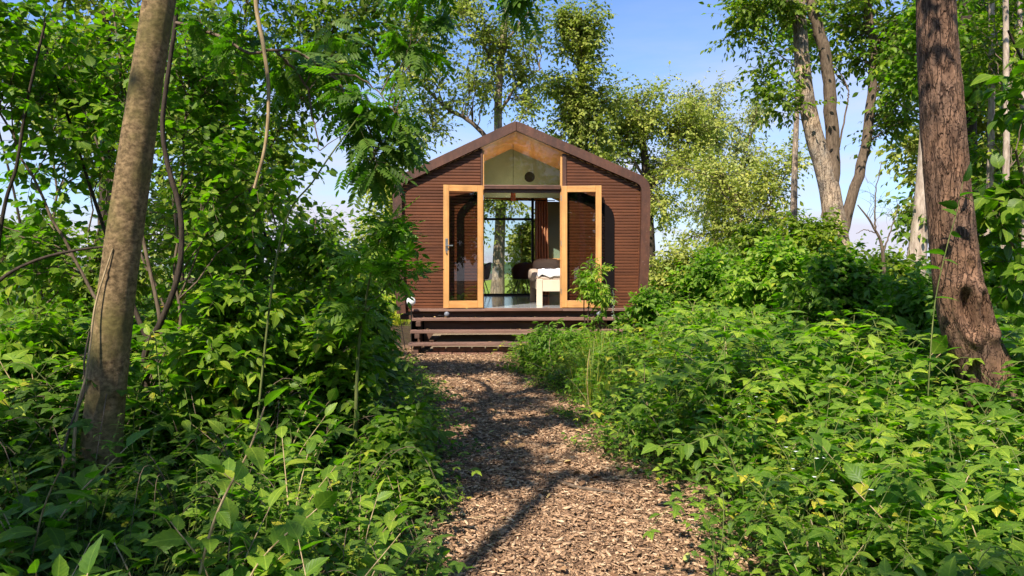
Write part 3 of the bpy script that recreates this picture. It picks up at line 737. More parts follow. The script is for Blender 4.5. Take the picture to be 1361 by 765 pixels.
# ------------------------------------------------------------------ ground, path, meadow, hills
def grid(name, xs, ys, zf, mat, kind='structure'):
    X, Y = np.meshgrid(xs, ys); Z = zf(X, Y); V = np.stack([X, Y, Z], -1).reshape(-1, 3); k = len(xs)
    i = np.arange(len(ys) - 1)[:, None] * k + np.arange(k - 1)[None]
    Q = np.stack([i, i + 1, i + 1 + k, i + k], -1).reshape(-1, 4)
    o = link(bpy.data.objects.new(name, mesh_np(name, V, Q, mat))); o['kind'] = kind; return o
def soil_mat():
    T = NT('forest_soil'); n1 = noise_n(T, 9, 6, .65); n2 = noise_n(T, 45, 4, .6)
    c = ramp(T, n1, [(.3, (.035, .024, .015)), (.55, (.075, .05, .03)), (.75, (.06, .075, .02))])
    c = mulc(T, c, ramp(T, n2, [(.35, (.6, .6, .6)), (.65, (1.3, 1.3, 1.3))]))
    p = T.n('ShaderNodeBsdfPrincipled'); p.inputs['Roughness'].default_value = .95; p.inputs['Specular IOR Level'].default_value = .1
    b = T.n('ShaderNodeBump'); b.inputs['Distance'].default_value = .03; T.l(n2, b.inputs['Height']); T.l(b.outputs[0], p.inputs['Normal'])
    T.l(c, p.inputs['Base Color']); T.l(p.outputs[0], T.out.inputs[0]); return T.m
M['soil'] = soil_mat()
M['chipbase'] = simple_mat('chip_mulch', (.16, .10, .06), .95, 0, .5, 60, bump=.6, spec=.1)
M['field'] = simple_mat('meadow_green', (.20, .27, .035), .95, 0, .25, .6, spec=.1)
M['hill'] = simple_mat('wooded_hill', (.05, .085, .04), .95, 0, .35, .12, spec=.05)
xs = np.r_[-1500, -600, -250, -120, -60, -30, np.arange(-16, 16.01, .25), 30, 60, 120, 250, 600, 1500]
ys = np.r_[-60, -20, -8, np.arange(-4, 22, .25), 24, 30, 40, 60, 100, 200, 400, 900, 2500]
grid('ground', xs, ys, lambda x, y: gz(x, y), M['soil'])
YK = np.array([-3, 0, 3.2, 4, 5.4, 7.2, 8.4, 9.3, 10.4, 11.2, 12.2, 13.0])
LK = np.array([-.35, -.3, -.30, -.38, -.48, -.70, -1.0, -1.30, -1.75, -2.1, -2.5, -2.5])
RK = np.array([1.0, 1.1, 1.0, 1.12, .62, .50, .25, .08, -.05, .0, 1.6, 2.4])
Lp = lambda y: np.interp(y, YK, LK) + .06 * np.sin(y * 5.1) + .04 * np.sin(y * 11)
Rp = lambda y: np.interp(y, YK, RK) + .06 * np.sin(y * 4.3 + 1) + .04 * np.sin(y * 9)
def pathgrid():
    ys = np.arange(-3, 13.0, .1); us = np.linspace(0, 1, 24); Y, U = np.meshgrid(ys, us, indexing='ij')
    l, r = Lp(ys) - .25, Rp(ys) + .25; r = np.where(ys > 11.2, np.maximum(r, 2.3), r)
    X = l[:, None] * (1 - U) + r[:, None] * U; Z = gz(X, Y) + .012
    V = np.stack([X, Y, Z], -1).reshape(-1, 3); k = 24; i = np.arange(len(ys) - 1)[:, None] * k + np.arange(k - 1)[None]
    Q = np.stack([i, i + 1, i + 1 + k, i + k], -1).reshape(-1, 4)
    o = link(bpy.data.objects.new('path', mesh_np('path', V, Q, M['chipbase']))); o['kind'] = 'structure'
pathgrid()
# wood chips: many small bark and wood slivers heaped on the path
M['chip'] = rnd_mat('wood_chip', [(0, (.10, .055, .031)), (.2, (.18, .102, .056)), (.55, (.31, .182, .10)), (.85, (.44, .275, .158)), (1, (.60, .42, .26))], nscale=90)
def chips(N, y0, y1, s0, s1, zt):
    y = y0 + (y1 - y0) * fr(N) ** 1.0; l, r = Lp(y) - .16, Rp(y) + .16; r = np.where(y > 11.2, np.maximum(r, 2.2), r)
    x = l + (r - l) * fr(N); z = gz(x, y) + .014 + zt * fr(N) ** 2
    a = fr(N) * 2 * PI; D = np.stack([np.cos(a), np.sin(a), rng.normal(size=N) * .22], 1); Nn = np.array([0, 0, 1]) + rng.normal(size=(N, 3)) * .35
    Fm = frames(D, Nn, np.ones(N)); L = s0 + (s1 - s0) * fr(N) ** 2; wd = L * (.14 + .28 * fr(N)); th = .002 + .004 * fr(N)
    c = np.array([(-1, -1, -1), (1, -.8, -1), (.8, 1, -1), (-.9, .9, -1), (-.8, -1, 1), (.9, -.9, 1), (1, .8, 1), (-.7, 1, 1)], float) / 2
    V = c[None] * np.stack([wd, L, th], 1)[:, None] ; V = np.einsum('nij,nkj->nki', Fm, V) + np.stack([x, y, z], 1)[:, None]
    q = np.array([(4, 5, 6, 7), (0, 1, 5, 4), (1, 2, 6, 5), (2, 3, 7, 6), (3, 0, 4, 7)])
    Q = (q[None] + (np.arange(N) * 8)[:, None, None]).reshape(-1, 4)
    return V.reshape(-1, 3), Q, np.repeat(fr(N), 8)
B = Buf()
for args in ((46000, 1.2, 5.6, .009, .058, .022), (34000, 5.6, 12.4, .014, .07, .022)):
    V, Q, R = chips(*args); B.add(V, Q, R)
o = B.obj('wood_chips', M['chip'], None, smooth=False); tag(o, 'brown and tan wood chips covering the path', 'wood chips', None, 'stuff')
# meadow beyond the cabin
grid('meadow', np.linspace(-120, 120, 60), np.r_[np.arange(17, 40, 2.), np.arange(40, 240, 12.)], lambda x, y: gz(x, y) + .03 + .2 * np.sin(x * .05) * np.clip((y - 40) / 60, 0, 1) + 0 * x, M['field'])
def hz(x, y): return -1 + 8.5 * np.exp(-((y - 420) / 90.) ** 2) * (.75 + .25 * np.sin(x * .011 + .6) + .12 * np.sin(x * .05) + .05 * np.sin(x * .21))
grid('hills', np.linspace(-700, 700, 160), np.linspace(230, 700, 30), hz, M['hill'])

# ------------------------------------------------------------------ near and far trees
def bump_trunk(feats):
    def d(P, RR, a):
        k = P.shape[1]; out = RR.copy(); p = P[0]
        for i in range(k):
            z = p[i][2]
            for j, x in enumerate(a):
                v = 1 + .05 * mnoise.noise(Vector((math.cos(x) * 1.2, math.sin(x) * 1.2, z * 1.6))) + .025 * mnoise.noise(Vector((math.cos(x) * 5, math.sin(x) * 5, z * 9)))
                for (fz, fa, rz, ra, amt) in feats:
                    da = (x - fa + PI) % (2 * PI) - PI; q = (da / ra) ** 2 + ((z - fz) / rz) ** 2
                    v += amt * math.exp(-q)
                    if amt < 0: v += -amt * .45 * math.exp(-((math.sqrt(q) - 1.5) / .45) ** 2)
                out[0, i, j] *= v
        return out
    return d
# smooth grey-barked tree at the left; crown above and behind the viewer's head
Yl = 3.9
pl_ = [G(W(128, 690, Yl)), W(133, 640, Yl), W(143, 500, Yl), W(163, 330, Yl), W(188, 150, Yl), W(212, 0, Yl), W(235, -150, Yl + .1), W(262, -420, Yl + .1), W(300, -800, Yl)]
SUN_AZ_, SUN_EL_ = math.radians(-24), math.radians(50)
def sunpt(x, y, z, h):   # the point at height h on the ray from (x,y,z) to the sun
    k = (h - z) / math.tan(SUN_EL_); return np.array([x + k * math.sin(SUN_AZ_), y - k * math.cos(SUN_AZ_), h])
tree('grey_barked_tree', 'leaning smooth grey-barked tree trunk close to the viewer on the left', [(pl_, .111, .064), ([W(225, -60, Yl), (-1.0, 3.2, 4.3), (-.2, 2.2, 5.2)], .05, .02), ([W(262, -420, Yl), (-2.3, 4.4, 5.6), (-3.2, 4.8, 6.2)], .05, .02)],
     [((-1.6, 3.6, 6.4), (1.2, 1.2, .8), 1.5), ((-.4, 1.6, 5.9), (1.1, 1.1, .6), 1)], TL['ovate'], .10, 'leaf_mid', 'bark_smooth', nb=11, ntw=16, m=8, trunk_sides=48, flare=.42,
     disp=bump_trunk([(2.75, PI - .5, .03, .22, -.12), (.62, PI + .6, .04, .25, -.10), (1.3, PI, .02, .2, -.05)]), k0=240)
# rough-barked tree with a knot hole at the right
Yr = 5.0
pr_ = [G(W(1352, 625, Yr)), W(1326, 545, Yr), W(1303, 480, Yr), W(1281, 425, Yr), W(1267, 330, Yr), W(1256, 200, Yr), W(1248, 80, Yr), W(1243, -20, Yr), W(1238, -200, Yr), W(1230, -600, Yr)]
rt = tree('rough_barked_tree', 'stout cracked brown tree trunk with a knot hole at the right of the path', [(pr_, .188, .105), ([W(1238, -240, Yr), (2.2, 4.2, 5.0), (1.4, 3.2, 5.8)], .07, .03), ([W(1235, -360, Yr), (3.8, 4.8, 5.6), (4.6, 4.4, 6.2)], .07, .03)],
     [((2.4, 3.6, 6.2), (1.5, 1.4, .9), 2), ((4.4, 4.4, 6.2), (1.4, 1.6, 1.0), 2)], TL['ovate'], .10, 'leaf_mid', 'bark_rough', nb=40, ntw=16, m=8, trunk_sides=72,
     disp=bump_trunk([(.98, PI + .38, .11, .26, -.62), (1.02, PI - .32, .12, .28, -.55), (1.45, PI + .3, .07, .16, -.12), (1.75, PI + .4, .05, .13, -.10), (1.30, PI + .05, .06, .20, -.16), (2.2, PI + .2, .05, .12, -.12), (.62, PI + .2, .2, .9, .12), (1.20, PI, .05, 1.2, .10), (.82, PI + .1, .05, .9, .08)]), k0=300)
# twisting dark rowan with an arching limb
Yw = 4.7
pw3 = [G(W(200, 620, Yw)), W(197, 540, Yw), W(193, 470, Yw), W(215, 425, Yw), W(238, 360, Yw), W(240, 285, Yw), W(222, 215, Yw), W(216, 160, Yw), W(226, 80, Yw), W(234, 20, Yw), W(240, -80, Yw), W(250, -260, Yw)]
arch = [W(233, 30, Yw), W(285, 45, Yw - .1), W(330, 70, Yw - .2), W(365, 66, Yw - .3), W(400, 70, Yw - .3), W(440, 100, Yw - .3), W(468, 135, Yw - .3), W(488, 165, Yw - .3), W(497, 200, Yw - .3)]
arch2 = [W(440, 98, Yw - .3), W(470, 100, Yw - .3), W(500, 120, Yw - .3), W(525, 150, Yw - .4)]
arch3 = [W(240, -80, Yw), W(360, -90, Yw - .2), W(480, -60, Yw - .3), W(600, -30, Yw - .4), W(700, -25, Yw - .4)]
arch4 = [W(365, 66, Yw - .3), W(405, 110, Yw - .2), W(418, 165, Yw - .2), W(425, 200, Yw - .2)]
tree('rowan_tree', 'twisting dark rowan stem with an arching limb and feathery hanging leaves left of the cabin', [(pw3, .021, .012), (arch, .012, .005), (arch2, .008, .003), (arch3, .022, .008), (arch4, .009, .003)],
     [bl(470, 140, Yw - .3, 36, 30, .3, 1.3), bl(500, 215, Yw - .3, 16, 34, .2, 1.2), bl(530, 160, Yw - .3, 16, 16, .2, .4), bl(575, 0, Yw - .4, 40, 28, .3, 1.2), bl(690, -14, Yw - .4, 50, 12, .2, .7), bl(430, 70, Yw, 60, 40, .4, 1.2), bl(330, 50, Yw, 90, 50, .5, 1.4)],
     TL['pinn'], .165, 'leaf_dark', 'bark_dark', nb=34, ntw=4, m=4, twl=.14, droop=.75, bough_r=.006, trunk_sides=10, upw=.9, spread=.8, lift=.05, jit=.35)
tree('rowan_sapling', 'leafy sapling with broad feathered bright green leaves in front of the left eave', [([G(W(470, 560, 4.6)), W(476, 470, 4.6), W(486, 400, 4.6), W(498, 340, 4.6), W(515, 285, 4.6)], .012, .004), ([W(478, 430, 4.6), W(510, 385, 4.5), W(545, 368, 4.4), W(590, 358, 4.3)], .006, .0025)],
     [bl(522, 300, 4.5, 16, 30, .15, 2.2), bl(484, 335, 4.6, 16, 28, .15, 1.0), bl(545, 362, 4.4, 40, 6, .1, 1.2), bl(462, 400, 4.6, 24, 40, .2, 1.2)],
     TL['ash'], .145, 'leaf_herb', 'stem_green', cat='sapling', nb=13, ntw=4, m=4, twl=.08, droop=.2, bough_r=.003, trunk_sides=8, lift=.05, twig_mat='stem_green')
# big layered woodland edge on the left
hz1 = 'bushy green hazels at the left woodland edge'
def young(name, label, base, stems, blobs, tpl, size, lm, nb, ntw, m, Y, bark='bark_dark', cat='small tree', r0=.028, group=None, **kw):
    b = G(base); limbs = []
    for k, tp in enumerate(stems):
        st = b + np.array([.05 * math.cos(k * 2.4), .05 * math.sin(k * 2.4), 0]) * (k > 0); tp = np.array(tp, float)
        mid = st * .5 + tp * .5 + np.array([rng.normal() * .12, rng.normal() * .12, .1]); limbs.append(([st, st * .75 + mid * .25 + np.array([0, 0, .1]), mid, tp], r0 * (1 - .15 * k), .008))
    return tree(name, label, limbs, blobs, TL[tpl], size, lm, bark, cat, group, nb, ntw, m, **kw)
young('hazel', 'round-leaved hazel with branches spread behind the grey-barked tree', (-2.5, 5.4, 0), [W(60, 60, 5.4), W(150, 10, 5.8), W(0, 150, 5.2), W(250, 130, 5.6)],
      [bl(60, 60, 5.3, 90, 90, .7, 2), bl(250, 110, 5.5, 80, 110, .7, 2.2), bl(60, 330, 5.6, 80, 60, .6, 1), bl(330, 240, 5.6, 70, 70, .6, 1.5), bl(90, 180, 5.6, 90, 60, .5, 1)], 'round', .072, 'leaf_mid', 60, 12, 8, 5.4, bough_r=.009, twl=.32)
young('hazel', 'tall hazel filling the upper left corner behind the rowan limb', (-3.2, 7.2, 0), [W(170, -60, 7.4), W(330, -20, 7.2), W(420, 60, 7.4), W(60, 0, 7.0)],
      [bl(360, 20, 7.0, 110, 90, .9, 2.4), bl(430, 80, 7.2, 60, 60, .7, 1.2), bl(180, 20, 7.4, 110, 90, .8, 1.8), bl(500, 30, 7.0, 60, 60, .6, 1.1), bl(300, 170, 7.2, 90, 80, .8, 1.6)], 'ovate', .078, 'leaf_lime', 78, 13, 8, 7.2, bough_r=.010, twl=.38)
young('elder_bush', 'dense dark-leaved elder bush left of the path before the cabin', (-1.95, 6.4, 0), [W(330, 250, 6.5), W(420, 290, 6.4), W(250, 300, 6.6), W(450, 380, 6.3)],
      [bl(310, 320, 6.3, 80, 50, .6, 1.8), bl(410, 375, 6.2, 70, 70, .5, 2), bl(280, 420, 6.2, 90, 60, .5, 1.5), bl(470, 440, 6.2, 36, 50, .3, .8)], 'ovate', .095, 'leaf_mid', 54, 11, 8, 6.4, cat='bush', bough_r=.009, twl=.30)
young('hazel', 'light green hazel standing between the elder bush and the cabin', (-2.7, 9.2, 0), [W(420, 320, 9.2), W(340, 150, 9.4), W(480, 350, 9.0), W(250, 180, 9.4)],
      [bl(440, 370, 9.0, 60, 45, .8, 1.5), bl(340, 210, 9.3, 90, 60, .8, 1.6), bl(200, 330, 9.4, 120, 80, .9, 2), bl(430, 420, 9.0, 70, 50, .8, 1.2)], 'round', .085, 'leaf_lime', 62, 12, 8, 9.2, bough_r=.010, twl=.4)
young('hazel', 'hazel thicket at the far left edge under the patch of pale sky', (-5.4, 8.0, 0), [W(-20, 100, 8.0), W(60, 60, 8.2), W(120, 350, 8.0), W(0, 330, 7.6)],
      [bl(20, 60, 8.0, 110, 70, .9, 2), bl(60, 385, 8.0, 110, 55, .9, 2), bl(160, 360, 8.2, 80, 60, .8, 1.6), bl(170, 160, 8.2, 80, 60, .8, 1.2)], 'ovate', .09, 'leaf_lime', 60, 12, 8, 8.0, bough_r=.010, twl=.4)
# hanging pale branch and the leaning shoots
def shoot(name, label, pts, r0, r1, mat, cat, leaf=None, lsz=.1, m=0, side=6, n=40, grp=None, tplm='leaf_herb', droop=.3):
    P = spline(pts, n); e = empty(name, tuple(P[0]), label, cat, grp)
    B = Buf(); tubes(B, (P - P[0])[None], np.linspace(r0, r1, n)[None], side); B.obj('stem', M[mat], e)
    if leaf:
        B = Buf(); k = max(3, n // 3); leaves_on(B, (P - P[0])[None, ::3], m, TL[leaf], lsz, 0, droop, 1.0, 1.0, None, .35, .12); B.obj('foliage', M[tplm], e)
    return e
shoot('hanging_branch', 'pale bare branch hanging down through the leaves in the upper left', [W(337, -120, 4.4), W(340, 0, 4.4), W(350, 60, 4.4), W(357, 120, 4.4), W(353, 190, 4.4), W(338, 250, 4.4)], .015, .009, 'stem_straw', 'branch')
shoot('bare_branch', 'thin dark bare stem leaning at the far left edge under pale sky', [G(W(-30, 640, 5.0)), W(0, 310, 5.0), W(22, 220, 5.0), W(35, 140, 5.0), W(60, 30, 5.0)], .014, .008, 'bark_dark', 'branch')
shoot('arching_branch', 'dark stem arching across the left edge below the pale sky', [G(W(-90, 560, 4.6)), W(-40, 420, 4.6), W(0, 372, 4.6), W(50, 345, 4.7), W(110, 331, 4.8), W(170, 326, 4.9)], .016, .008, 'bark_dark', 'branch')
shoot('elder_shoot', 'long pale green shoot rising diagonally with small leaves left of the cabin', [G(W(330, 600, 4.2)), W(370, 330, 4.2), W(420, 235, 4.2), W(480, 150, 4.2)], .007, .004, 'stem_green', 'shoot', 'ovate', .09, 14)
shoot('climbing_vine', 'thin tan woody stem climbing up beside the grey-barked trunk', [G(W(100, 700, 3.72)), W(98, 600, 3.72), W(104, 540, 3.72), W(114, 500, 3.72), W(120, 455, 3.75), W(128, 400, 3.78), W(150, 330, 3.80)], .009, .004, 'stem_straw', 'climber')
shoot('climbing_vine', 'darker thin twisted stem beside the foot of the grey-barked trunk', [G(W(88, 700, 3.70)), W(84, 610, 3.70), W(96, 560, 3.71), W(112, 520, 3.72), W(112, 480, 3.72), W(119, 440, 3.75)], .007, .004, 'twig', 'climber')

# ------------------------------------------------------------------ trees behind and beside the cabin
def bg(name, label, limbs, blobs, tpl, size, lm, bark, nb, ntw, m, cat='tree', **kw):
    kw.setdefault('twl', .75); kw.setdefault('bough_r', .022)
    return tree(name, label, limbs, blobs, TL[tpl], size, lm, bark, cat, kw.pop('group', None), nb, ntw, m, **kw)
Yb = 24
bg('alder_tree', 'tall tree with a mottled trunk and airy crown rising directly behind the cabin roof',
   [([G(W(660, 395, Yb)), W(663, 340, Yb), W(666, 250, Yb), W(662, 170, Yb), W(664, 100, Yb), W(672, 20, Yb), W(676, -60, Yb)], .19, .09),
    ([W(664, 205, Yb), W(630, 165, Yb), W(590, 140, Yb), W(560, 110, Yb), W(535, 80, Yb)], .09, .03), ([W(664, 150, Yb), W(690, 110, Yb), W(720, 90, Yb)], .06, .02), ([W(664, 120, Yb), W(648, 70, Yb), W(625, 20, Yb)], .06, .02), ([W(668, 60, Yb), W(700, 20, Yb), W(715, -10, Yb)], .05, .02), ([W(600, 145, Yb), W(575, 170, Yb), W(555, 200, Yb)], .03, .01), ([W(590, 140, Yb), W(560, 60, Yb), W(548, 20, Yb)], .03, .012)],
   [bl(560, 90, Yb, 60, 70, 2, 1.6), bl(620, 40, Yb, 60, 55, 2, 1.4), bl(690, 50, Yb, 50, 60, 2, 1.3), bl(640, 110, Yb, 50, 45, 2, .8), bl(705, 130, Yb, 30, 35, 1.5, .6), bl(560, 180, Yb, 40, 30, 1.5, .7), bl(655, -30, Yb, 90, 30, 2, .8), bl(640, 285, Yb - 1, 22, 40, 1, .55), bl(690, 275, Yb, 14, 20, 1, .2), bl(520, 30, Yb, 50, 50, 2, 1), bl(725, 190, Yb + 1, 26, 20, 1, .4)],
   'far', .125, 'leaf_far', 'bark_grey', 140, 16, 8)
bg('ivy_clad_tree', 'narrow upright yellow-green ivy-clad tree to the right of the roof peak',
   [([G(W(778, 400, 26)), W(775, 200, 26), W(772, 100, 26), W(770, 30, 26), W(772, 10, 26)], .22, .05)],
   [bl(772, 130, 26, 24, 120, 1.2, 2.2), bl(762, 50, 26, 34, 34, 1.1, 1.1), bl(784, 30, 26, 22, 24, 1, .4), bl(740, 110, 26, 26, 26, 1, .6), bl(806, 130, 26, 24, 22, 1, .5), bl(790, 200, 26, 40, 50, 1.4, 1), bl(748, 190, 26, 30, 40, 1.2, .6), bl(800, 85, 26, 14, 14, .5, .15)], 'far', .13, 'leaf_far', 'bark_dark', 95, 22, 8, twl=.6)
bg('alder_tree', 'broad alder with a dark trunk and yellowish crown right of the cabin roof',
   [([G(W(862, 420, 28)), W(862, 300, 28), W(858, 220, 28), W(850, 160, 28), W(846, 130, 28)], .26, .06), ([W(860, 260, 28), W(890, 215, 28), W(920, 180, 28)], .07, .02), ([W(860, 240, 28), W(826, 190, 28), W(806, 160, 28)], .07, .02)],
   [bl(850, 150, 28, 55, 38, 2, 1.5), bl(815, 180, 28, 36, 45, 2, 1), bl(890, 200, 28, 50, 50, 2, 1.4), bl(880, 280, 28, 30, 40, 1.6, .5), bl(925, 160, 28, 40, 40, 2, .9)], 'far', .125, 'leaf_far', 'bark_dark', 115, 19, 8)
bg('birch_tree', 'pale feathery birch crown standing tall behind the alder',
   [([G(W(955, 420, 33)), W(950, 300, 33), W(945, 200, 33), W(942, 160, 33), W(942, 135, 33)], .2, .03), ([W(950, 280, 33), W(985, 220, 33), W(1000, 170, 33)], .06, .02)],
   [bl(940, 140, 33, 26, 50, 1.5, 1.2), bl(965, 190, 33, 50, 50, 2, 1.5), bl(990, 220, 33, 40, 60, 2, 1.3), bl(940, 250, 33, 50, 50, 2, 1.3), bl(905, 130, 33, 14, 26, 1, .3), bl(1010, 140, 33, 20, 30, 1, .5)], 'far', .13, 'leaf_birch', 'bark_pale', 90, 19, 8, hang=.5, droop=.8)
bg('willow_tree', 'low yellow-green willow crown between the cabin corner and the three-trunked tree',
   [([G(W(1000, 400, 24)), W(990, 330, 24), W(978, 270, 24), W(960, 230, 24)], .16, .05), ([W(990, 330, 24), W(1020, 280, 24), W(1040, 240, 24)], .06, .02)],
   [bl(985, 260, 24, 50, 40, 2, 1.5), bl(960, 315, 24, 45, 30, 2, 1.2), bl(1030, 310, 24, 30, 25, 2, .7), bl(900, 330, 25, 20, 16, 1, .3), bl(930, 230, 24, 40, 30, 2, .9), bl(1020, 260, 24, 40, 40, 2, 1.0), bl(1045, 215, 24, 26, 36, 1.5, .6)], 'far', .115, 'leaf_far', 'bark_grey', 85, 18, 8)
Y3 = 12.0
bg('three_trunked_tree', 'tall tree with three pale trunks splitting from one base on the right',
   [([G(W(1118, 470, Y3)), W(1116, 380, Y3), W(1110, 300, Y3), W(1100, 240, Y3), W(1082, 180, Y3), W(1070, 120, Y3), W(1064, 50, Y3), W(1060, -20, Y3), W(1055, -160, Y3), W(1050, -330, Y3)], .20, .08),
    ([W(1104, 262, Y3), W(1107, 205, Y3), W(1105, 150, Y3), W(1100, 100, Y3), W(1088, 40, Y3), W(1078, -20, Y3), W(1100, -200, Y3)], .13, .08),
    ([W(1112, 330, Y3), W(1128, 280, Y3), W(1143, 225, Y3), W(1153, 180, Y3), W(1158, 120, Y3), W(1160, 60, Y3), W(1152, -10, Y3), W(1160, -180, Y3)], .10, .06),
    ([W(1158, 60, Y3), W(1185, 40, Y3), W(1215, 10, Y3)], .035, .02), ([W(1062, 0, Y3), W(1020, 5, Y3), W(985, 10, Y3)], .03, .012), ([W(1092, 290, Y3), W(1124, 150, Y3), W(1128, 120, Y3)], .02, .01)],
   [bl(1015, 10, Y3, 50, 30, .9, 1.3), bl(1190, 60, Y3, 60, 50, 1, 1.7), bl(1110, 20, Y3 + .5, 60, 40, 1, 1.2), bl(1020, 130, Y3, 30, 24, .6, .5), bl(1200, 150, Y3, 25, 40, .8, .7), bl(1110, -190, Y3 + .5, 110, 60, 1.6, 1.2), bl(990, 50, Y3, 25, 40, .7, .5)],
   'ovate', .092, 'leaf_lime', 'bark_grey', 95, 16, 8, twl=.45, trunk_sides=24, bough_r=.013)
bg('slender_tree', 'slender grey tree just left of the three-trunked tree', [([G(W(1054, 440, 17)), W(1055, 280, 17), W(1057, 200, 17), W(1060, 120, 17), W(1062, 40, 17)], .085, .05)], [bl(1055, 40, 17, 30, 50, .8, 1)], 'far', .12, 'leaf_mid', 'bark_grey', 14, 12, 8)
bg('dead_bush', 'bare dead twigs standing against the sky left of the rough-barked trunk',
   [([G(W(1175, 430, 9)), W(1174, 345, 9), W(1160, 300, 9), W(1140, 272, 9)], .028, .008), ([W(1174, 335, 9), W(1186, 300, 9), W(1194, 274, 9)], .012, .004), ([W(1163, 305, 9), W(1164, 260, 9), W(1172, 215, 9)], .012, .004), ([W(1165, 310, 9), W(1150, 305, 9), W(1138, 310, 9)], .008, .003)],
   [bl(1165, 260, 9, 30, 40, .3, 1)], 'ovate', .02, 'leaf_dark', 'twig', 9, 4, 1, cat='bush', twl=.18, bough_r=.005, trunk_sides=8)
bg('leaning_tree', 'smooth tan trunk leaning to the right just behind the rough-barked tree',
   [([G(W(1212, 440, 10.5)), W(1216, 370, 10.5), W(1224, 290, 10.5), W(1231, 200, 10.5), W(1236, 100, 10.5), W(1240, 0, 10.5), W(1245, -200, 10.5)], .135, .08)],
   [bl(1215, 60, 10.5, 40, 50, .8, 1.2), bl(1190, 110, 10.5, 20, 30, .5, .4), bl(1215, 300, 10.5, 14, 12, .2, .12), bl(1240, -150, 10.5, 120, 80, 1.5, 2)], 'ovate', .10, 'leaf_mid', 'bark_pale', 50, 14, 7, twl=.4, bough_r=.010)
for k, (px, pt, Y, r, lab, bk) in enumerate([(1312, 1318, 12, .062, 'slender pale trunk nearest to the rough-barked tree on its right', 'bark_pale'), (1334, 1337, 11, .055, 'slender pale trunk close to the right edge, second of three', 'bark_pale'), (1362, 1356, 12, .05, 'slender pale trunk at the very right edge', 'bark_pale'), (1290, 1284, 15, .17, 'thick ivy-covered trunk behind the slender pale trunks', 'bark_dark')]):
    bg('slender_tree' if r < .1 else 'ivy_covered_tree', lab, [([G(W(px - 4, 450, Y)), W(px, 340, Y), W((px + pt) / 2 + 2, 200, Y), W(pt, 60, Y), W(pt, -60, Y), W(pt + 5, -250, Y)], r, r * .6)],
       [bl(px, 40, Y + 1.3, 45, 90, .5, 1.3), bl(px + 10, 230, Y + 1.5, 40, 70, .5, 1.0), bl(px, -150, Y, 100, 80, 1.4, 1.2)] if r < .1 else [bl(1286, 150, Y - .4, 20, 150, .4, 2), bl(1300, 60, Y, 60, 80, 1.5, 1.5)],
       'ovate' if r < .1 else 'round', .10, ('leaf_mid', 'leaf_lime', 'leaf_mid', 'leaf_lime')[k], bk, 30, 12, 7, twl=.4, bough_r=.009)
young('hazel', 'near hazel with large dark leaves reaching in from the right edge', (4.9, 5.6, 0), [W(1340, 40, 5.2), W(1350, 200, 5.0), W(1330, 300, 5.2)],
      [bl(1365, 60, 5.0, 12, 60, .3, .5), bl(1330, 240, 5.2, 40, 50, .4, 1.2), bl(1340, 340, 5.2, 36, 50, .4, 1.3), bl(1320, 160, 5.4, 30, 30, .3, .5)], 'ovate_b', .115, 'leaf_mid', 15, 6, 6, 5, twl=.22, bough_r=.007)
# woodland masses at the back, tree by tree
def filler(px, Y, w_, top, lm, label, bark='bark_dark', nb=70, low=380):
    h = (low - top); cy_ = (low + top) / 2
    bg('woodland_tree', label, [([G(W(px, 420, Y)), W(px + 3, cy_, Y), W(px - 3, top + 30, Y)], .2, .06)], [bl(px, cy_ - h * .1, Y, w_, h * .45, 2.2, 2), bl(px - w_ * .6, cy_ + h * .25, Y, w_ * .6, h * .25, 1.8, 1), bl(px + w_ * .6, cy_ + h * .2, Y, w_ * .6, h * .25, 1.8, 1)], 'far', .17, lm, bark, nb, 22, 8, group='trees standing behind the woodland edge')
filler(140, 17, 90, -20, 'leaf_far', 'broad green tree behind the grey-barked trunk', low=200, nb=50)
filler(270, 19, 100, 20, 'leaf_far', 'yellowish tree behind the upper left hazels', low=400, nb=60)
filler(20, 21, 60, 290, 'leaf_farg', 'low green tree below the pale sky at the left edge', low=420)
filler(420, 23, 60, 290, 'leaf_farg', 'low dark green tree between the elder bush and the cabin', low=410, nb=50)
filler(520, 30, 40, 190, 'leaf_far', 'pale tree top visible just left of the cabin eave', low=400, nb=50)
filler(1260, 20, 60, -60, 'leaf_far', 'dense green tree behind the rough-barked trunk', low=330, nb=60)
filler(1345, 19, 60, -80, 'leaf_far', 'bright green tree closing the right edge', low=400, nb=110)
def bushy(name, px, Y, w_, top, low, tpl, size, lm, label, nb=40, ntw=20, group=None, r0=.02, **kw):
    b = W(px, low, Y); h = low - top
    return young(name, label, (b[0], Y, 0), [W(px - w_ * .4, top + h * .3, Y), W(px + w_ * .3, top + h * .2, Y), W(px, top + h * .15, Y)], [bl(px, (top + low) / 2, Y, w_, h * .5, w_ / F * Y * .8, 2), bl(px + w_ * .3, top + h * .25, Y, w_ * .5, h * .3, .5, .8)], tpl, size, lm, nb, ntw, 8, Y, cat='bush', group=group, r0=r0, **kw)
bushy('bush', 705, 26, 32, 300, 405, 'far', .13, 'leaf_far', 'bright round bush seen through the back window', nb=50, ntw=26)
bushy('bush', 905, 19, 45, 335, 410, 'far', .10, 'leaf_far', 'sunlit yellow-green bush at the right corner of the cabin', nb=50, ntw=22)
bushy('elder_bush', 990, 13.5, 60, 300, 420, 'ovate', .09, 'leaf_lime', 'bright elder bush in front of the willow right of the cabin', nb=60, ntw=18, twl=.3, bough_r=.008)
bushy('elder_bush', 1070, 11.5, 60, 290, 430, 'ovate', .09, 'leaf_lime', 'bright elder bush at the foot of the three-trunked tree', nb=60, ntw=18, twl=.3, bough_r=.008)
bushy('elder_bush', 1165, 9.5, 60, 345, 440, 'ovate', .085, 'leaf_lime', 'low elder bush around the bare dead twigs', nb=50, ntw=16, twl=.28, bough_r=.008)
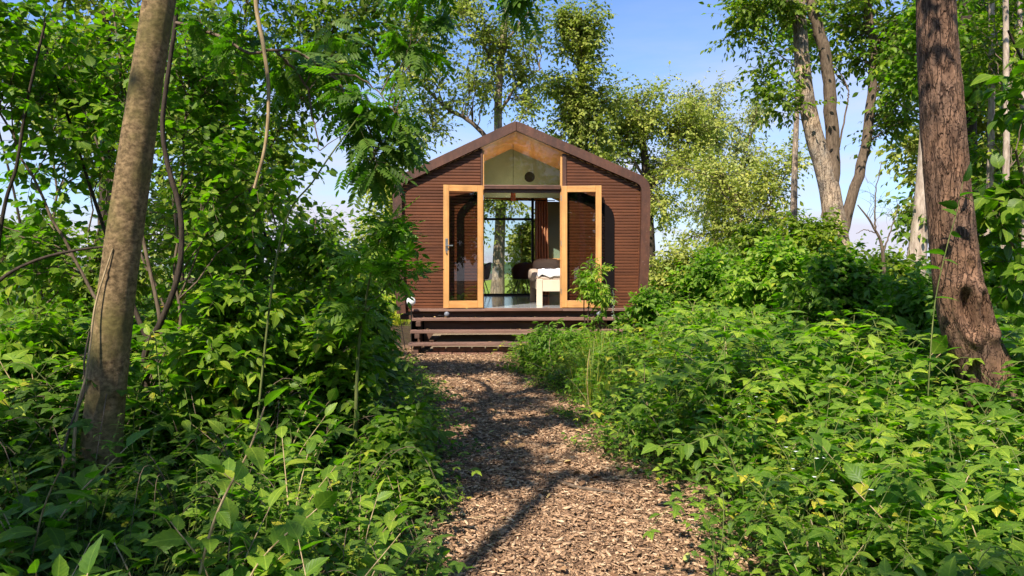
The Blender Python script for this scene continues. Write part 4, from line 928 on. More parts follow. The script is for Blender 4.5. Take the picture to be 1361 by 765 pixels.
bushy('elder_bush', 1300, 8.5, 60, 340, 470, 'ovate', .09, 'leaf_mid', 'elder bush behind the rough-barked trunk near the right edge', nb=50, ntw=16, twl=.28, bough_r=.008)
bushy('elder_bush', 935, 11.3, 45, 345, 440, 'ovate', .09, 'leaf_herb', 'bright leafy elder bush nearest to the right corner of the cabin', nb=46, ntw=16, twl=.28, bough_r=.008)
bushy('elder_bush', 1020, 9.2, 60, 335, 450, 'ovate', .088, 'leaf_herb', 'bright leafy elder bush in the middle of the right-hand mound', nb=60, ntw=16, twl=.26, bough_r=.008)
bushy('elder_bush', 1115, 7.8, 60, 345, 470, 'ovate', .085, 'leaf_herb', 'bright leafy elder bush in front of the three-trunked tree', nb=56, ntw=16, twl=.24, bough_r=.008)
bushy('elder_bush', 1205, 6.9, 45, 375, 490, 'ovate', .085, 'leaf_herb', 'leafy elder bush just left of the rough-barked trunk', nb=40, ntw=15, twl=.22, bough_r=.007)
bushy('elder_bush', 448, 7.9, 38, 350, 500, 'ovate', .085, 'leaf_mid', 'dark leafy elder bush left of the wooden steps', nb=50, ntw=15, twl=.22, bough_r=.007)
bushy('elder_bush', 470, 6.1, 44, 410, 580, 'ovate', .085, 'leaf_mid', 'dark leafy elder bush overhanging the left edge of the path', nb=54, ntw=15, twl=.20, bough_r=.007)
bushy('elder_bush', 430, 4.9, 60, 430, 640, 'ovate_c', .080, 'leaf_mid', 'dark leafy elder bush in the middle of the left undergrowth', nb=56, ntw=15, twl=.18, bough_r=.006)
bushy('elder_bush', 520, 4.3, 50, 560, 700, 'ovate_c', .072, 'leaf_mid', 'low leafy elder bush leaning onto the left edge of the path', nb=36, ntw=14, twl=.14, bough_r=.005)
bushy('elder_bush', 300, 4.6, 60, 400, 600, 'ovate', .082, 'leaf_mid', 'dark leafy elder bush to the right of the grey-barked trunk', nb=50, ntw=14, twl=.2, bough_r=.006)
bushy('elder_bush', 30, 4.9, 70, 430, 620, 'ovate', .082, 'leaf_mid', 'leafy elder bush at the left edge beyond the grey-barked trunk', nb=50, ntw=14, twl=.2, bough_r=.006)
bushy('shrub', 786, 10.8, 24, 352, 450, 'lanc', .08, 'leaf_herb', 'slender upright shrub in front of the right door', nb=22, ntw=9, twl=.16, bough_r=.006, r0=.012)
bushy('shrub', 850, 10.6, 26, 385, 450, 'ovate', .08, 'leaf_herb', 'leafy shrub at the right corner of the cabin', nb=20, ntw=12, twl=.18, bough_r=.006, r0=.012)
bushy('shrub', 728, 9.6, 38, 440, 530, 'lanc', .085, 'leaf_herb', 'small dark shrub beside the path before the steps', nb=34, ntw=12, twl=.2, bough_r=.006, r0=.014)
# overhead crowns out of sight behind the viewer that dapple the path and the near plants
for k, (cx_, cy2, cz_, rr, nbk) in enumerate([(-1.1, -4.2, 7.8, 1.3, 12), (1.8, -2.0, 8.2, 1.2, 9), (-3.1, .7, 8.4, .8, 3), (-4.8, -3.0, 8.0, 2.0, 17), (-2.4, -1.4, 8.2, 1.2, 5)]):
    bx0 = [-.6, 2.6, -3.6, -4.6, -3.0][k]
    tree('woodland_tree', ['tall tree standing behind the viewer beside the path', 'tall tree standing behind the viewer in the path bend', 'tall tree arching over the path from behind', 'tall tree behind the viewer on the left', 'tall tree behind the viewer on the right'][k],
         [([np.array([bx0, cy2 - 2.4, -.05]), np.array([bx0, cy2 - 2.2, 4.]), np.array([cx_, cy2, cz_])], .16, .05)], [((cx_, cy2, cz_), (rr, rr, .8), 1)], TL['far'], .15, 'leaf_mid', 'bark_grey', nb=nbk, ntw=14, m=8, twl=.5, group='trees shading the path from behind')
for k, (x0, y0) in enumerate([(-11, -13), (-6.5, -15), (-2, -14), (2.2, -16), (6.5, -14), (11, -15)]):
    tree('woodland_tree', 'tall dense tree in the wood far behind the viewer', [([np.array([x0, y0, -.1]), np.array([x0 + .2, y0, 4.]), np.array([x0, y0 + .3, 7.5])], .2, .08)],
         [((x0, y0, 5.2), (2.6, 2.2, 4.2), 1)], TL['far'], .30, 'leaf_farg', 'bark_grey', nb=60, ntw=16, m=7, twl=1.0, group='wood behind the viewer')
# ------------------------------------------------------------------ plants of the undergrowth
def herb(h=.7, pairs=8, size=.09, tpl='serr', lean=.15, branches=0, mat='leaf_herb', seed=0, droop=.25, stem='stem_green', r=.0035, top=.45):
    """upright herb: (stem mesh buffer, leaf buffer)"""
    g = np.random.default_rng(seed); S, Lf = Buf(), Buf()
    def axis(p0, d, hh, pr, sz, rr):
        a = p0 + d * hh; mid = (p0 + a) / 2 + g.normal(size=3) * hh * .06; P = spline([p0, mid, a + np.array([g.normal() * .05, g.normal() * .05, 0]) * hh], 12)
        tubes(S, P[None], np.linspace(rr, rr * .4, 12)[None], 5)
        tt = np.linspace(.12, 1, pr); ps, ds, ns, ss = [], [], [], []
        for k, t in enumerate(tt):
            i = min(int(t * 11), 10); q = P[i] + (P[i + 1] - P[i]) * (t * 11 - i); ang = k * PI / 2 + g.normal() * .3
            for s_ in (0, PI):
                v = np.array([math.cos(ang + s_), math.sin(ang + s_), .28 - .15 * g.random() - droop * (1 - t)])
                ps.append(q); ds.append(v); ns.append([g.normal() * .25, g.normal() * .25, 1]); ss.append(sz * (1 - top * abs(t - .45) * 1.6) * (.8 + .4 * g.random()))
        n = len(ps); Lf.inst(TL[tpl], np.array(ps), frames(np.array(ds), np.array(ns), np.array(ss)), g.random(n) * .5 + .5 * g.random())
        return P
    d = norm(np.array([g.normal() * lean, g.normal() * lean, 1.]))
    P = axis(np.zeros(3), d, h, pairs, size, r)
    for b in range(branches):
        i = g.integers(3, 9); a = g.random() * 2 * PI; axis(P[i], norm(np.array([math.cos(a), math.sin(a), .9])), h * .4, max(3, pairs // 2), size * .8, r * .6)
    return S, Lf
def bramble(seed=0, n=4, L=.9, size=.10, stem='stem_straw', tpl='tri'):
    g = np.random.default_rng(seed); S, Lf = Buf(), Buf()
    for k in range(n):
        a = g.random() * 2 * PI; u = np.array([math.cos(a), math.sin(a), 0]); l = L * (.6 + .6 * g.random()); hh = .35 + .35 * g.random()
        P = spline([np.zeros(3), u * l * .2 + np.array([0, 0, hh * .7]), u * l * .6 + np.array([0, 0, hh]), u * l + np.array([0, 0, hh * .55])], 16)
        tubes(S, P[None], np.linspace(.0035, .0015, 16)[None], 5)
        m = 9; ps, ds, ns, ss = [], [], [], []
        for q in range(m):
            t = .15 + .85 * q / (m - 1); i = min(int(t * 15), 14); p = P[i]; T_ = norm(P[i + 1] - P[i]); sd_ = norm(np.cross(T_, [0, 0, 1.])) * (1 if q % 2 else -1)
            ps.append(p); ds.append(T_ * .4 + sd_ + np.array([0, 0, .3])); ns.append([g.normal() * .25, g.normal() * .25, 1]); ss.append(size * (.8 + .5 * g.random()))
        Lf.inst(TL[tpl], np.array(ps), frames(np.array(ds), np.array(ns), np.array(ss)), g.random(m) * .5 + .5 * g.random())
    return S, Lf
def rosette(seed=0, n=14, size=.09, h=.22, tpl='round', spread=.2):
    g = np.random.default_rng(seed); S, Lf = Buf(), Buf(); P0, P1 = [], []
    for k in range(n):
        a = g.random() * 2 * PI; r = spread * (.3 + g.random()); P0.append([r * .3 * math.cos(a), r * .3 * math.sin(a), 0]); P1.append([r * math.cos(a), r * math.sin(a), h * (.4 + .8 * g.random())])
    P0, P1 = np.array(P0), np.array(P1); t = np.linspace(0, 1, 5)[None, :, None]
    P = P0[:, None] * (1 - t) + P1[:, None] * t + np.array([0, 0, .25]) * h * (t * (1 - t)); tubes(S, P, np.full((n, 5), .0016), 3)
    D = norm(P1 - P0) * np.array([1, 1, 0]) + np.array([0, 0, .12]) + g.normal(size=(n, 3)) * .25
    Lf.inst(TL[tpl], P1, frames(D, np.array([0, 0, 1]) + g.normal(size=(n, 3)) * .3, size * (.6 + .7 * g.random(n))), g.random(n))
    return S, Lf
def bigleaf(seed=0, n=3, L=.8, size=.14, m=7, tpl='ovate'):
    g = np.random.default_rng(seed); S, Lf = Buf(), Buf()
    for k in range(n):
        a = g.random() * 2 * PI; u = np.array([math.cos(a), math.sin(a), 0]); l = L * (.7 + .5 * g.random())
        P = spline([np.zeros(3), u * l * .15 + np.array([0, 0, l * .5]), u * l * .45 + np.array([0, 0, l * .85])], 14); tubes(S, P[None], np.linspace(.0045, .002, 14)[None], 6)
        leaves_seed = leaves_plain(g, P, m, TL[('ovate', 'ovate_c', 'ovate_d', 'serr')[(seed + k) % 4]], size); Lf.inst(*leaves_seed)
    return S, Lf
def leaves_plain(g, P, m, tpl, size):
    ps, ds, ns, ss = [], [], [], []; k = len(P)
    for q in range(m):
        t = .3 + .7 * q / (m - 1); x = t * (k - 1); i = min(int(x), k - 2); p = P[i] + (P[i + 1] - P[i]) * (x - i); T_ = norm(P[i + 1] - P[i]); sd_ = norm(np.cross(T_, [0, .3, 1.])) * (1 if q % 2 else -1)
        ps.append(p); ds.append((T_ * .5 + sd_ if q < m - 1 else T_) + g.normal(size=3) * .2 + np.array([0, 0, .0])) ; ns.append([g.normal() * .3, g.normal() * .3, 1]); ss.append(size * (.7 + .5 * g.random()))
    return tpl, np.array(ps), frames(np.array(ds), np.array(ns), np.array(ss)), g.random(m) * .5 + .5 * g.random()
def tuft(seed=0, n=60, h=.6, w=.004, spread=.07, lean=.35):
    g = np.random.default_rng(seed); Lf = Buf(); a = g.random(n) * 2 * PI; u = np.stack([np.cos(a), np.sin(a), 0 * a], 1)
    P0 = u * (g.random(n) * spread)[:, None]; hh = h * (.5 + .6 * g.random(n)); t = np.linspace(0, 1, 6)
    P = P0[:, None] + u[:, None] * (lean * hh * (.3 + g.random(n)))[:, None, None] * (t ** 2)[None, :, None] + np.array([0, 0, 1]) * hh[:, None, None] * (t - .25 * t ** 3)[None, :, None]
    sd_ = np.stack([-u[:, 1], u[:, 0], 0 * a], 1)[:, None] * (w * (1 - t ** 2 * .9))[None, :, None]
    V = np.stack([P - sd_, P + sd_], 2).reshape(-1, 3); q = np.array([(2 * i, 2 * i + 1, 2 * i + 3, 2 * i + 2) for i in range(5)])
    Lf.add(V, (q[None] + (np.arange(n) * 12)[:, None, None]).reshape(-1, 4), np.repeat(g.random(n), 12))
    return None, Lf
KIND = {}   # kind -> list of (stem mesh, leaf mesh, merged mesh, nominal height)
def reg(kind, gens, lm, sm, hgt):
    out = []
    for S, Lf in gens:
        ms = S.mesh(kind + '_stem', M[sm]) if S else None; ml = Lf.mesh(kind + '_foliage', M[lm])
        B = Buf(); 
        if S:
            for v, q in zip(S.V, S.Q): B.V.append(v); 
            off = 0; B.V = []; B.Q = list(S.Q); B.V = list(S.V); B.R = list(S.R); B.U = list(S.U); B.MI = list(S.MI); B.n = S.n
        base_n = B.n
        for v, q, r, u in zip(Lf.V, Lf.Q, Lf.R, Lf.U): B.V.append(v); B.Q.append(q + base_n); B.R.append(r); B.U.append(u); B.MI.append(np.ones(len(q), int))
        out.append((ms, ml, B.mesh(kind + '_clump', [M[sm], M[lm]]), hgt))
    KIND[kind] = out
reg('nettle', [herb(.70, 9, .118, ('serr', 'serr', 'ovate_c', 'ovate_d')[s], .14, 1 + s % 2, seed=s) for s in range(4)], 'leaf_herb', 'stem_green', .75)
reg('herb', [herb(.6, 8, .088, ('ovate', 'ovate_c', 'ovate_d', 'serr')[s], .2, 3, seed=10 + s) for s in range(4)], 'leaf_lime', 'stem_green', .6)
reg('bramble', [bramble(20 + s, 5, .75, .125) for s in range(4)], 'leaf_herb', 'stem_green', .6)
reg('bramble_dark', [bramble(30 + s, 6, .65, .115) for s in range(3)], 'leaf_dark', 'twig', .6)
reg('ground_leaf', [rosette(40 + s, 18, .075, .2, ('round', 'ovate', 'palm')[s], .22) for s in range(3)], 'leaf_dark', 'stem_green', .2)
reg('ground_leaf_light', [rosette(45 + s, 20, .065, .24, ('ovate', 'palm', 'round')[s], .24) for s in range(3)], 'leaf_herb', 'stem_green', .2)
reg('dogwood', [bigleaf(50 + s, 6, .62, .115, 9) for s in range(4)], 'leaf_herb', 'stem_straw', .7)
reg('grass_tuft', [tuft(60 + s, 34, .65, .003, .14) for s in range(3)], 'grass', 'stem_green', .6)
reg('cleaver', [herb(.55, 12, .05, 'lanc', .35, 4, seed=70 + s, r=.002) for s in range(3)], 'leaf_herb', 'stem_green', .55)
reg('meadow_tuft', [tuft(80 + s, 60, .35, .006, .25, .5) for s in range(2)], 'meadow', 'stem_green', .3)
PC = bpy.data.collections.new('plant_sources')   # never linked: source shapes only
src_index = {}
for kname in sorted(KIND):
    for i, (ms, ml, mm, hh) in enumerate(KIND[kname]):
        o = bpy.data.objects.new('src_%02d_%s' % (len(src_index), kname), mm); PC.objects.link(o); src_index[(kname, i)] = len(src_index)

def gn_scatter(name, label, cat, P, rot, scl, idx):
    me = bpy.data.meshes.new(name); me.vertices.add(len(P)); me.vertices.foreach_set('co', np.asarray(P, np.float32).ravel())
    for nm, ty, data, key in (('rot', 'FLOAT_VECTOR', rot, 'vector'), ('scl', 'FLOAT', scl, 'value'), ('idx', 'INT', idx, 'value')):
        a = me.attributes.new(nm, ty, 'POINT'); a.data.foreach_set(key, np.asarray(data, np.int32 if ty == 'INT' else np.float32).ravel())
    o = link(bpy.data.objects.new(name, me)); tag(o, label, cat, None, 'stuff')
    ng = bpy.data.node_groups.get('scatter_plants')
    if ng is None:
        ng = bpy.data.node_groups.new('scatter_plants', 'GeometryNodeTree')
        ng.interface.new_socket('Geometry', in_out='INPUT', socket_type='NodeSocketGeometry'); ng.interface.new_socket('Geometry', in_out='OUTPUT', socket_type='NodeSocketGeometry')
        N = ng.nodes; gi = N.new('NodeGroupInput'); go = N.new('NodeGroupOutput'); ip = N.new('GeometryNodeInstanceOnPoints'); ci = N.new('GeometryNodeCollectionInfo')
        ci.inputs['Collection'].default_value = PC; ci.inputs['Separate Children'].default_value = True; ci.inputs['Reset Children'].default_value = True
        def na(nm, ty):
            n = N.new('GeometryNodeInputNamedAttribute'); n.data_type = ty; n.inputs['Name'].default_value = nm; return n.outputs['Attribute']
        L_ = ng.links; L_.new(gi.outputs[0], ip.inputs['Points']); L_.new(ci.outputs[0], ip.inputs['Instance']); ip.inputs['Pick Instance'].default_value = True
        L_.new(na('idx', 'INT'), ip.inputs['Instance Index']); L_.new(na('rot', 'FLOAT_VECTOR'), ip.inputs['Rotation']); L_.new(na('scl', 'FLOAT'), ip.inputs['Scale'])
        L_.new(ip.outputs[0], go.inputs[0])
    o.modifiers.new('scatter', 'NODES').node_group = ng
    return o
def edge_d(x, y): return np.where(x < (Lp(y) + Rp(y)) / 2, Lp(y) - x, x - Rp(y))
def zone(N, x0, x1, y0, y1, dmin):
    x = x0 + (x1 - x0) * fr(N); y = y0 + (y1 - y0) * fr(N); d = edge_d(x, y); k = d > dmin
    hx = (np.abs(x - .1) < 2.7) & (y > 11.25); k &= ~hx
    return x[k], y[k], d[k]
def scatter(name, label, cat, mix, N, x0, x1, y0, y1, dmin=.05, smin=.35, sk=.7, smax=1.1, hcap=None):
    x, y, d = zone(N, x0, x1, y0, y1, dmin); n = len(x); names = list(mix); p = np.array([mix[k] for k in names], float)
    # the kinds keep to patches
    pat = np.array([[mnoise.noise(Vector((a * .8, b * .8, i * 7.3))) for i in range(len(names))] for a, b in zip(x, y)])
    w_ = p[None] * np.exp(pat * 3.2); w_ /= w_.sum(1, keepdims=True); c = (w_.cumsum(1) > fr(n)[:, None]).argmax(1)
    idx = np.array([src_index[(names[k], int(rng.integers(len(KIND[names[k]]))))] for k in c])
    s = np.clip(smin + sk * d, smin, smax) * (.75 + .5 * fr(n)) * (1 + .25 * np.array([mnoise.noise(Vector((a * .5, b * .5, 3))) for a, b in zip(x, y)]))
    if hcap is not None: s = np.minimum(s, hcap(x, y))
    rot = np.stack([rng.normal(size=n) * .12, rng.normal(size=n) * .12, fr(n) * 2 * PI], 1)
    P = np.stack([x, y, gz(x, y) - .01], 1)
    return gn_scatter(name, label, cat, P, rot, s, idx)
cap = lambda x, y: np.where(y < 2.6, .72, np.where(y < 3.5, .9, 1.4)) * np.where((x > 2.0) & (x < 3.9) & (y > 2.8) & (y < 5.0), .62, 1) * np.where((x > -.2) & (x < 2.2) & (y > 8.2), .52, 1) * np.where((np.abs(x + .575 * y) < .62) & (y < 4.2) & (y > 2.0), .45, 1) * np.where((x < -.9) & (y < 3.8) & (x > -3.2), .72, 1) 
scatter('undergrowth', 'dark tangled leafy undergrowth covering the ground left of the path', 'undergrowth', dict(nettle=.8, bramble=.9, bramble_dark=1.1, dogwood=.5, cleaver=.7, herb=.3), 3000, -9, -.2, 1.1, 14, .12, .32, .62, 1.1, cap)
scatter('undergrowth', 'green leafy undergrowth covering the ground right of the path', 'undergrowth', dict(nettle=1.2, bramble=1.0, herb=.9, dogwood=.35, cleaver=.7), 3600, .2, 8.5, 1.1, 14, .12, .36, .62, 1.12, cap)
scatter('ground_cover', 'low creeping leaves along the left edge of the path', 'ground cover', dict(ground_leaf=1, ground_leaf_light=.5, cleaver=.2), 2600, -5, -.2, 1.4, 12.5, -.06, .45, .6, 1.1)
scatter('ground_cover', 'low creeping leaves along the right edge of the path', 'ground cover', dict(ground_leaf=.7, ground_leaf_light=.9), 2600, -.1, 5.5, 1.4, 12.5, -.05, .45, .6, 1.1)
scatter('far_undergrowth', 'sunlit undergrowth beyond the cabin corners', 'undergrowth', dict(nettle=1, herb=1.3, meadow_tuft=1, bramble=.6), 2200, -16, 17, 13, 21, .3, .8, .2, 1.3, None)
# meadow grass
n = 2600; x = -14 + 34 * fr(n); y = 17 + 16 * fr(n) ** 1.3; k = ~((np.abs(x - .1) < 2.8) & (y < 19.3)); x, y = x[k], y[k]
gn_scatter('meadow_grass', 'sunlit yellowish meadow grass behind the cabin', 'grass', np.stack([x, y, gz(x, y) + .02], 1), np.stack([0 * x, 0 * x, fr(len(x)) * 6.3], 1), .8 + .9 * fr(len(x)), np.array([src_index[('meadow_tuft', int(i))] for i in rng.integers(0, 2, len(x))]))
# reedy grass by the path on the right
n = 34; x = .75 + 1.3 * fr(n); y = 6.8 + 2.6 * fr(n)
gn_scatter('tall_grass', 'tall thin grass growing right of the path before the steps', 'grass', np.stack([x, y, gz(x, y)], 1), np.stack([0 * x, 0 * x, fr(n) * 6.3], 1), 1.0 + .4 * fr(n), np.array([src_index[('grass_tuft', int(i))] for i in rng.integers(0, 3, n)]))

# dead leaves and small weeds strewn on the path
M['dead_leaf'] = rnd_mat('dead_leaf', [(0, (.16, .08, .04)), (.5, (.30, .17, .08)), (.85, (.42, .30, .12)), (1, (.30, .33, .08))])
B = Buf(); n = 420; y = 1.6 + 10 * fr(n); l, r = Lp(y) - .25, Rp(y) + .3; x = l + (r - l) * np.where(fr(n) < .6, fr(n), np.round(fr(n)) * .9 + .1 * fr(n)); a = fr(n) * 6.3
B.inst(leaf_tpl(4, .33, .45, .5, -.3), np.stack([x, y, gz(x, y) + .035], 1), frames(np.stack([np.cos(a), np.sin(a), .1 * rng.normal(size=n)], 1), np.array([0, 0, 1]) + rng.normal(size=(n, 3)) * .35, .03 + .045 * fr(n)), fr(n))
n = 46; k_ = rng.integers(0, 4, n); sx = -1.8 + 3.5 * fr(n); sy = np.array([-.23, -.48, -.78, -1.08])[k_] + .2 * fr(n); sz = np.array([ZF - .003, .567, .382, .202])[k_] + .006
a = fr(n) * 6.3; B.inst(leaf_tpl(4, .33, .45, .4, -.2), np.array([inH(p_, q_, r_) for p_, q_, r_ in zip(sx, sy, sz)]), frames(np.stack([np.cos(a), np.sin(a), 0 * a], 1), np.array([0, 0, 1]) + rng.normal(size=(n, 3)) * .2, .03 + .035 * fr(n)), fr(n))
tag(B.obj('fallen_leaves', M['dead_leaf']), 'brown dead leaves strewn over the wood chips', 'fallen leaves', None, 'stuff')
# dead sticks and stalks in the undergrowth
B = Buf(); n = 170; y = 1.6 + 8 * fr(n) ** 1.3; x = np.where(fr(n) < .5, Lp(y) - .1 - 3.2 * fr(n), Rp(y) + .1 + 3.2 * fr(n)); a = fr(n) * 6.3; L0 = .3 + .6 * fr(n); up = .1 + .8 * fr(n)
p0 = np.stack([x, y, gz(x, y) + .05 * fr(n)], 1); p1 = p0 + np.stack([np.cos(a) * (1 - up), np.sin(a) * (1 - up), up], 1) * (L0 * np.where(y < 3.5, .7, 1))[:, None]
tubes(B, bez(p0, p1, 6, .05, .08), (.0022 + .0035 * fr(n))[:, None] * np.linspace(1, .5, 6)[None], 4, 0, .5)
tag(B.obj('dead_stalks', M['stem_straw']), 'dry pale stalks and dead twigs tangled in the undergrowth', 'dead stalks', None, 'stuff')

# single plants that stand out
proto = {}
def plant(kind, i, x, y, s, rz, label, group, cat='plant', name=None, z=None):
    key = (kind, i); ms, ml, mm, hh = KIND[kind][i]
    e = bpy.data.objects.new(name or kind, None); COL.objects.link(e); e.empty_display_size = .1
    e.location = (x, y, float(gz(x, y)) - .01 if z is None else z); e.rotation_euler = (rng.normal() * .08, rng.normal() * .08, rz); e.scale = (s, s, s); tag(e, label, cat, group)
    if ms: link(bpy.data.objects.new('stem', ms), e)
    link(bpy.data.objects.new('foliage', ml), e); return e
def row(kind, name, spots, labels, group, cat='plant'):
    for k, (x, y, s) in enumerate(spots):
        plant(kind, k % len(KIND[kind]), x, y, s, rng.random() * 6.3, labels[k] if isinstance(labels, list) else labels, group, cat, name)
def pxs(l): return [(*W(px, HY, Y)[:2], s) for px, Y, s in l]
row('dogwood', 'broad_leaved_plant', pxs([(70, 1.75, .95), (200, 1.8, .85), (330, 1.9, .8), (420, 2.3, .8), (60, 2.3, .8), (290, 2.6, 1.0), (480, 3.0, .75), (30, 2.9, 1.1), (390, 3.3, .95), (540, 3.6, .6)]),
    'large-leaved plant with straw-coloured stems at the lower left of the picture', 'broad-leaved plants in the lower left')
row('dogwood', 'broad_leaved_plant', pxs([(1180, 1.9, .62), (1300, 1.9, .8), (1345, 2.5, .9), (1080, 2.6, .6), (1240, 2.8, .9), (1330, 3.6, 1.0), (1150, 3.6, .95)]),
    'large-leaved plant at the lower right of the picture', 'broad-leaved plants in the lower right')
row('nettle', 'nettle', pxs([(900, 4.3, .7), (980, 3.4, .6), (1020, 4.2, .95), (1100, 4.0, 1.05), (1180, 4.4, 1.15), (860, 5.6, .9), (930, 5.9, 1.1), (1040, 5.6, 1.2), (820, 6.8, 1.0), (880, 7.4, 1.1), (780, 6.4, .7), (760, 7.6, .8)]),
    'upright nettle among the undergrowth right of the path', 'nettles right of the path')
row('nettle', 'nettle', pxs([(560, 5.2, .65), (530, 4.4, .7), (490, 5.0, 1.0), (450, 4.2, .95), (520, 6.4, .75), (480, 7.6, .8), (450, 8.6, 1.0)]),
    'upright nettle among the undergrowth left of the path', 'nettles left of the path')
row('bramble', 'bramble', pxs([(950, 3.0, .65), (1060, 3.2, .8), (1130, 3.0, .85), (1250, 3.4, 1.0), (1200, 5.0, 1.1), (1300, 4.4, 1.1)]),
    'arching bramble with three-part leaves right of the path', 'brambles right of the path')
row('bramble_dark', 'bramble', pxs([(560, 3.2, .55), (520, 2.7, .6), (470, 3.7, .8), (350, 4.6, 1.1), (250, 3.4, .8), (60, 4.9, 1.1)]),
    'dark arching bramble with three-part leaves left of the path', 'brambles left of the path')
# ivy-like sprig climbing on the rough trunk
sp = shoot('climbing_shoot', 'thin green shoot with toothed leaves climbing the rough-barked trunk', [W(1232, 560, 4.65), W(1236, 480, 4.62), W(1243, 400, 4.68), W(1258, 330, 4.68), W(1272, 280, 4.70), W(1280, 240, 4.70)], .005, .002, 'stem_green', 'climber', 'serr', .11, 14)
# pale flower spike before the right door
fs = empty('flower_spike', tuple(G(W(815, 450, 10.3))), 'tall thin pale-flowered spike in front of the right half of the cabin', 'flower')
B = Buf(); tubes(B, [spline([(0, 0, 0), (.01, 0, .5), (0, 0, 1.15)], 12)], np.linspace(.006, .003, 12)[None], 5); B.obj('stem', M['stem_green'], fs)
M['petal'] = simple_mat('pale_petal', (.55, .58, .52), .7, 0, .1)
B = Buf(); n = 90; t = fr(n); a = fr(n) * 6.28; P = np.stack([np.cos(a) * .012, np.sin(a) * .012, .72 + .40 * t], 1); D = np.stack([np.cos(a), np.sin(a), .4 + 0 * a], 1)
B.inst(leaf_tpl(3, .35, .5, .2, .1), P, frames(D, np.tile([0, 0, 1.], (n, 1)), .022 * (1.2 - .7 * t)), fr(n)); B.obj('flowers', M['petal'], fs)
# small white blossoms scattered over the brambles at the right
B = Buf(); n = 130; x = 1.2 + 2.8 * fr(n); y = 2.6 + 4.5 * fr(n); z = gz(x, y) + .35 + .3 * fr(n)
for q in range(5):
    a = q * 2 * PI / 5 + fr(n); B.inst(leaf_tpl(3, .42, .6, .2, .1), np.stack([x, y, z], 1), frames(np.stack([np.cos(a), np.sin(a), .25 + 0 * a], 1), np.tile([0, 0, 1.], (n, 1)), np.full(n, .011)), fr(n))
tag(B.obj('bramble_blossom', M['petal']), 'tiny white blossoms dotted over the brambles right of the path', 'blossom', None, 'stuff')
# fallen sticks
for k, (pts, lab) in enumerate([([(742, 648, 4.55), (770, 655, 4.5), (800, 660, 4.45), (830, 664, 4.4)], 'bent brown stick lying across the right side of the path'), ([(620, 575, 6.0), (640, 590, 5.8), (655, 604, 5.6)], 'thin stick lying on the left side of the path')]):
    P = []
    for px, py, Y in pts:
        w_ = W(px, py, EH * F / (py - HY)); P.append((w_[0], w_[1], float(gz(w_[0], w_[1])) + .03 + .01 * random.random()))
    P = spline(P, 20); B = Buf(); tubes(B, P[None], np.linspace(.014, .006, 20)[None] if k == 0 else np.linspace(.007, .004, 20)[None], 7); tag(B.obj('stick', M['twig']), lab, 'stick')
shoot('dry_stalk', 'straight dry tan stalk standing at the lower right', [G(W(1078, 760, 3.1)), W(1074, 730, 3.1), W(1067, 696, 3.1)], .006, .004, 'stem_straw', 'stalk')
shoot('bare_shoot', 'straight tan shoot with broad leaves rising at the lower left', [G(W(240, 765, 2.6)), W(282, 700, 2.6), W(330, 600, 2.6), W(352, 540, 2.6)], .006, .003, 'stem_straw', 'shoot', 'ovate', .115, 13)
0 and shoot('bare_shoot', 'tan shoot leaning right with broad leaves at the lower left', [G(W(300, 800, 2.3)), W(350, 700, 2.3), W(400, 620, 2.3), W(432, 560, 2.3)], .006, .003, 'stem_straw', 'shoot', 'ovate_c', .11, 12)
shoot('leafy_shoot', 'bright shoot with large pale leaves leaning over the right side of the path', [G(W(1000, 640, 4.0)), W(960, 585, 3.95), W(915, 590, 3.9), W(872, 592, 3.85)], .005, .002, 'stem_green', 'shoot', 'serr', .085, 13)
SUN_AZ, SUN_EL, SUN_E, SKY_E, EXPO = -24, 50, 5.0, .11, .92
CLOUD = (4.0, 4.0, 4.7, 1)
# ------------------------------------------------------------------ camera, light, sky
cam = bpy.data.cameras.new('camera'); co = bpy.data.objects.new('camera', cam); COL.objects.link(co); sc.camera = co
co.location = (0, 0, EH); co.rotation_euler = (PI / 2, 0, 0); cam.lens = 36 * F / 1361; cam.sensor_width = 36
cam.shift_y = (HY - 382.5) / 1361; cam.clip_end = 3000; cam.clip_start = .05
SAZ, SEL = math.radians(SUN_AZ), math.radians(SUN_EL)
sd = Vector((math.sin(SAZ) * math.cos(SEL), -math.cos(SAZ) * math.cos(SEL), math.sin(SEL)))
sl = bpy.data.lights.new('sun', 'SUN'); sl.energy = SUN_E; sl.angle = math.radians(.53); sl.color = (1, .93, .82)
so = bpy.data.objects.new('sun', sl); COL.objects.link(so); so.rotation_euler = sd.to_track_quat('Z', 'Y').to_euler()
w = bpy.data.worlds.new('World'); sc.world = w; w.use_nodes = True; nt = w.node_tree; nt.nodes.clear()
out = nt.nodes.new('ShaderNodeOutputWorld'); bg = nt.nodes.new('ShaderNodeBackground'); bg.inputs[1].default_value = SKY_E
sky = nt.nodes.new('ShaderNodeTexSky'); sky.sky_type = 'NISHITA'; sky.sun_disc = False; sky.sun_elevation = SEL
sky.sun_rotation = math.atan2(sd.x, sd.y); sky.air_density = 1.0; sky.dust_density = .6; sky.ozone_density = 3.0
tc = nt.nodes.new('ShaderNodeTexCoord'); sep = nt.nodes.new('ShaderNodeSeparateXYZ'); nt.links.new(tc.outputs['Generated'], sep.inputs[0])
mp = nt.nodes.new('ShaderNodeMapping'); mp.inputs['Scale'].default_value = (1, 1, 4.5); nt.links.new(tc.outputs['Generated'], mp.inputs[0])
nz = nt.nodes.new('ShaderNodeTexNoise'); nz.inputs['Scale'].default_value = 2.6; nz.inputs['Detail'].default_value = 6; nz.inputs['Roughness'].default_value = .55; nt.links.new(mp.outputs[0], nz.inputs[0])
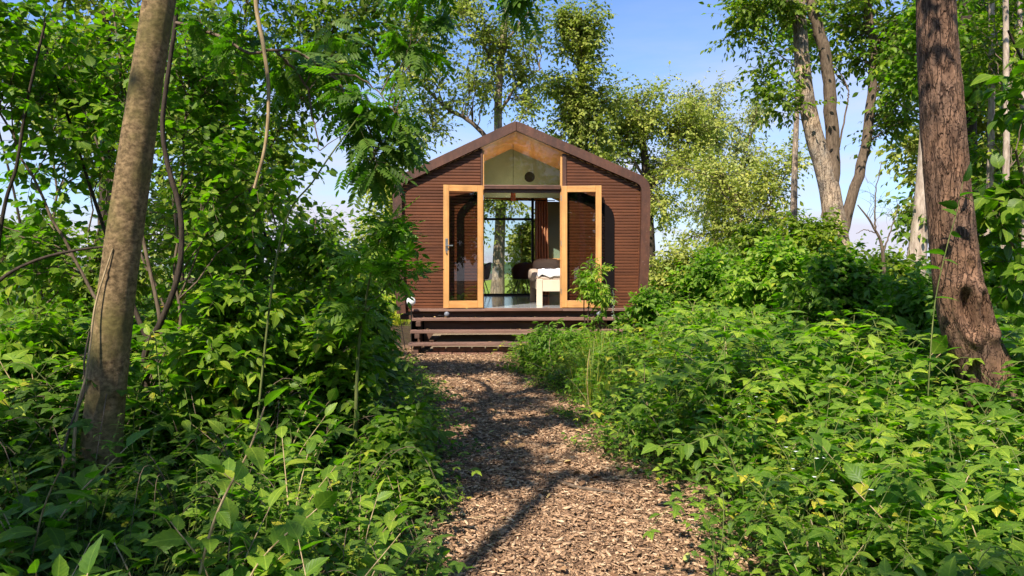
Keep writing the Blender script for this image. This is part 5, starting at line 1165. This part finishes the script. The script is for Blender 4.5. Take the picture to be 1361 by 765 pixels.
r1 = nt.nodes.new('ShaderNodeMapRange'); r1.inputs[1].default_value = .42; r1.inputs[2].default_value = .02; r1.inputs[3].default_value = 0; r1.inputs[4].default_value = 1; nt.links.new(sep.outputs[2], r1.inputs[0])
r2 = nt.nodes.new('ShaderNodeMapRange'); r2.inputs[1].default_value = .38; r2.inputs[2].default_value = .62; r2.inputs[3].default_value = .45; r2.inputs[4].default_value = 1.35; nt.links.new(nz.outputs[0], r2.inputs[0])
mu = nt.nodes.new('ShaderNodeMath'); mu.operation = 'MULTIPLY'; nt.links.new(r1.outputs[0], mu.inputs[0]); nt.links.new(r2.outputs[0], mu.inputs[1])
pw_ = nt.nodes.new('ShaderNodeMath'); pw_.operation = 'POWER'; pw_.inputs[1].default_value = 1.4; nt.links.new(mu.outputs[0], pw_.inputs[0])
mx = nt.nodes.new('ShaderNodeMix'); mx.data_type = 'RGBA'; mx.inputs[7].default_value = CLOUD
ts = nt.nodes.new('ShaderNodeMix'); ts.data_type = 'RGBA'; ts.blend_type = 'MULTIPLY'; ts.inputs[0].default_value = 1; ts.inputs[7].default_value = (.72, .89, 1.12, 1)
nt.links.new(sky.outputs[0], ts.inputs[6])
nt.links.new(pw_.outputs[0], mx.inputs[0]); nt.links.new(ts.outputs[2], mx.inputs[6]); nt.links.new(mx.outputs[2], bg.inputs[0]); nt.links.new(bg.outputs[0], out.inputs[0])
vs = sc.view_settings; vs.view_transform = 'Standard'; vs.look = 'None'; vs.gamma = 1; vs.use_curve_mapping = False; vs.exposure = EXPO
sc.render.engine = 'CYCLES'; cy = sc.cycles; cy.use_denoising = True
try: cy.denoiser = 'OPENIMAGEDENOISE'; cy.denoising_input_passes = 'RGB_ALBEDO_NORMAL'; cy.denoising_prefilter = 'ACCURATE'
except Exception: pass
cy.max_bounces = 6; cy.diffuse_bounces = 4; cy.glossy_bounces = 2; cy.transmission_bounces = 4; cy.transparent_max_bounces = 6
cy.sample_clamp_indirect = 6; cy.caustics_reflective = False; cy.caustics_refractive = False
cy.use_adaptive_sampling = True; cy.adaptive_threshold = .02
sc.render.film_transparent = False
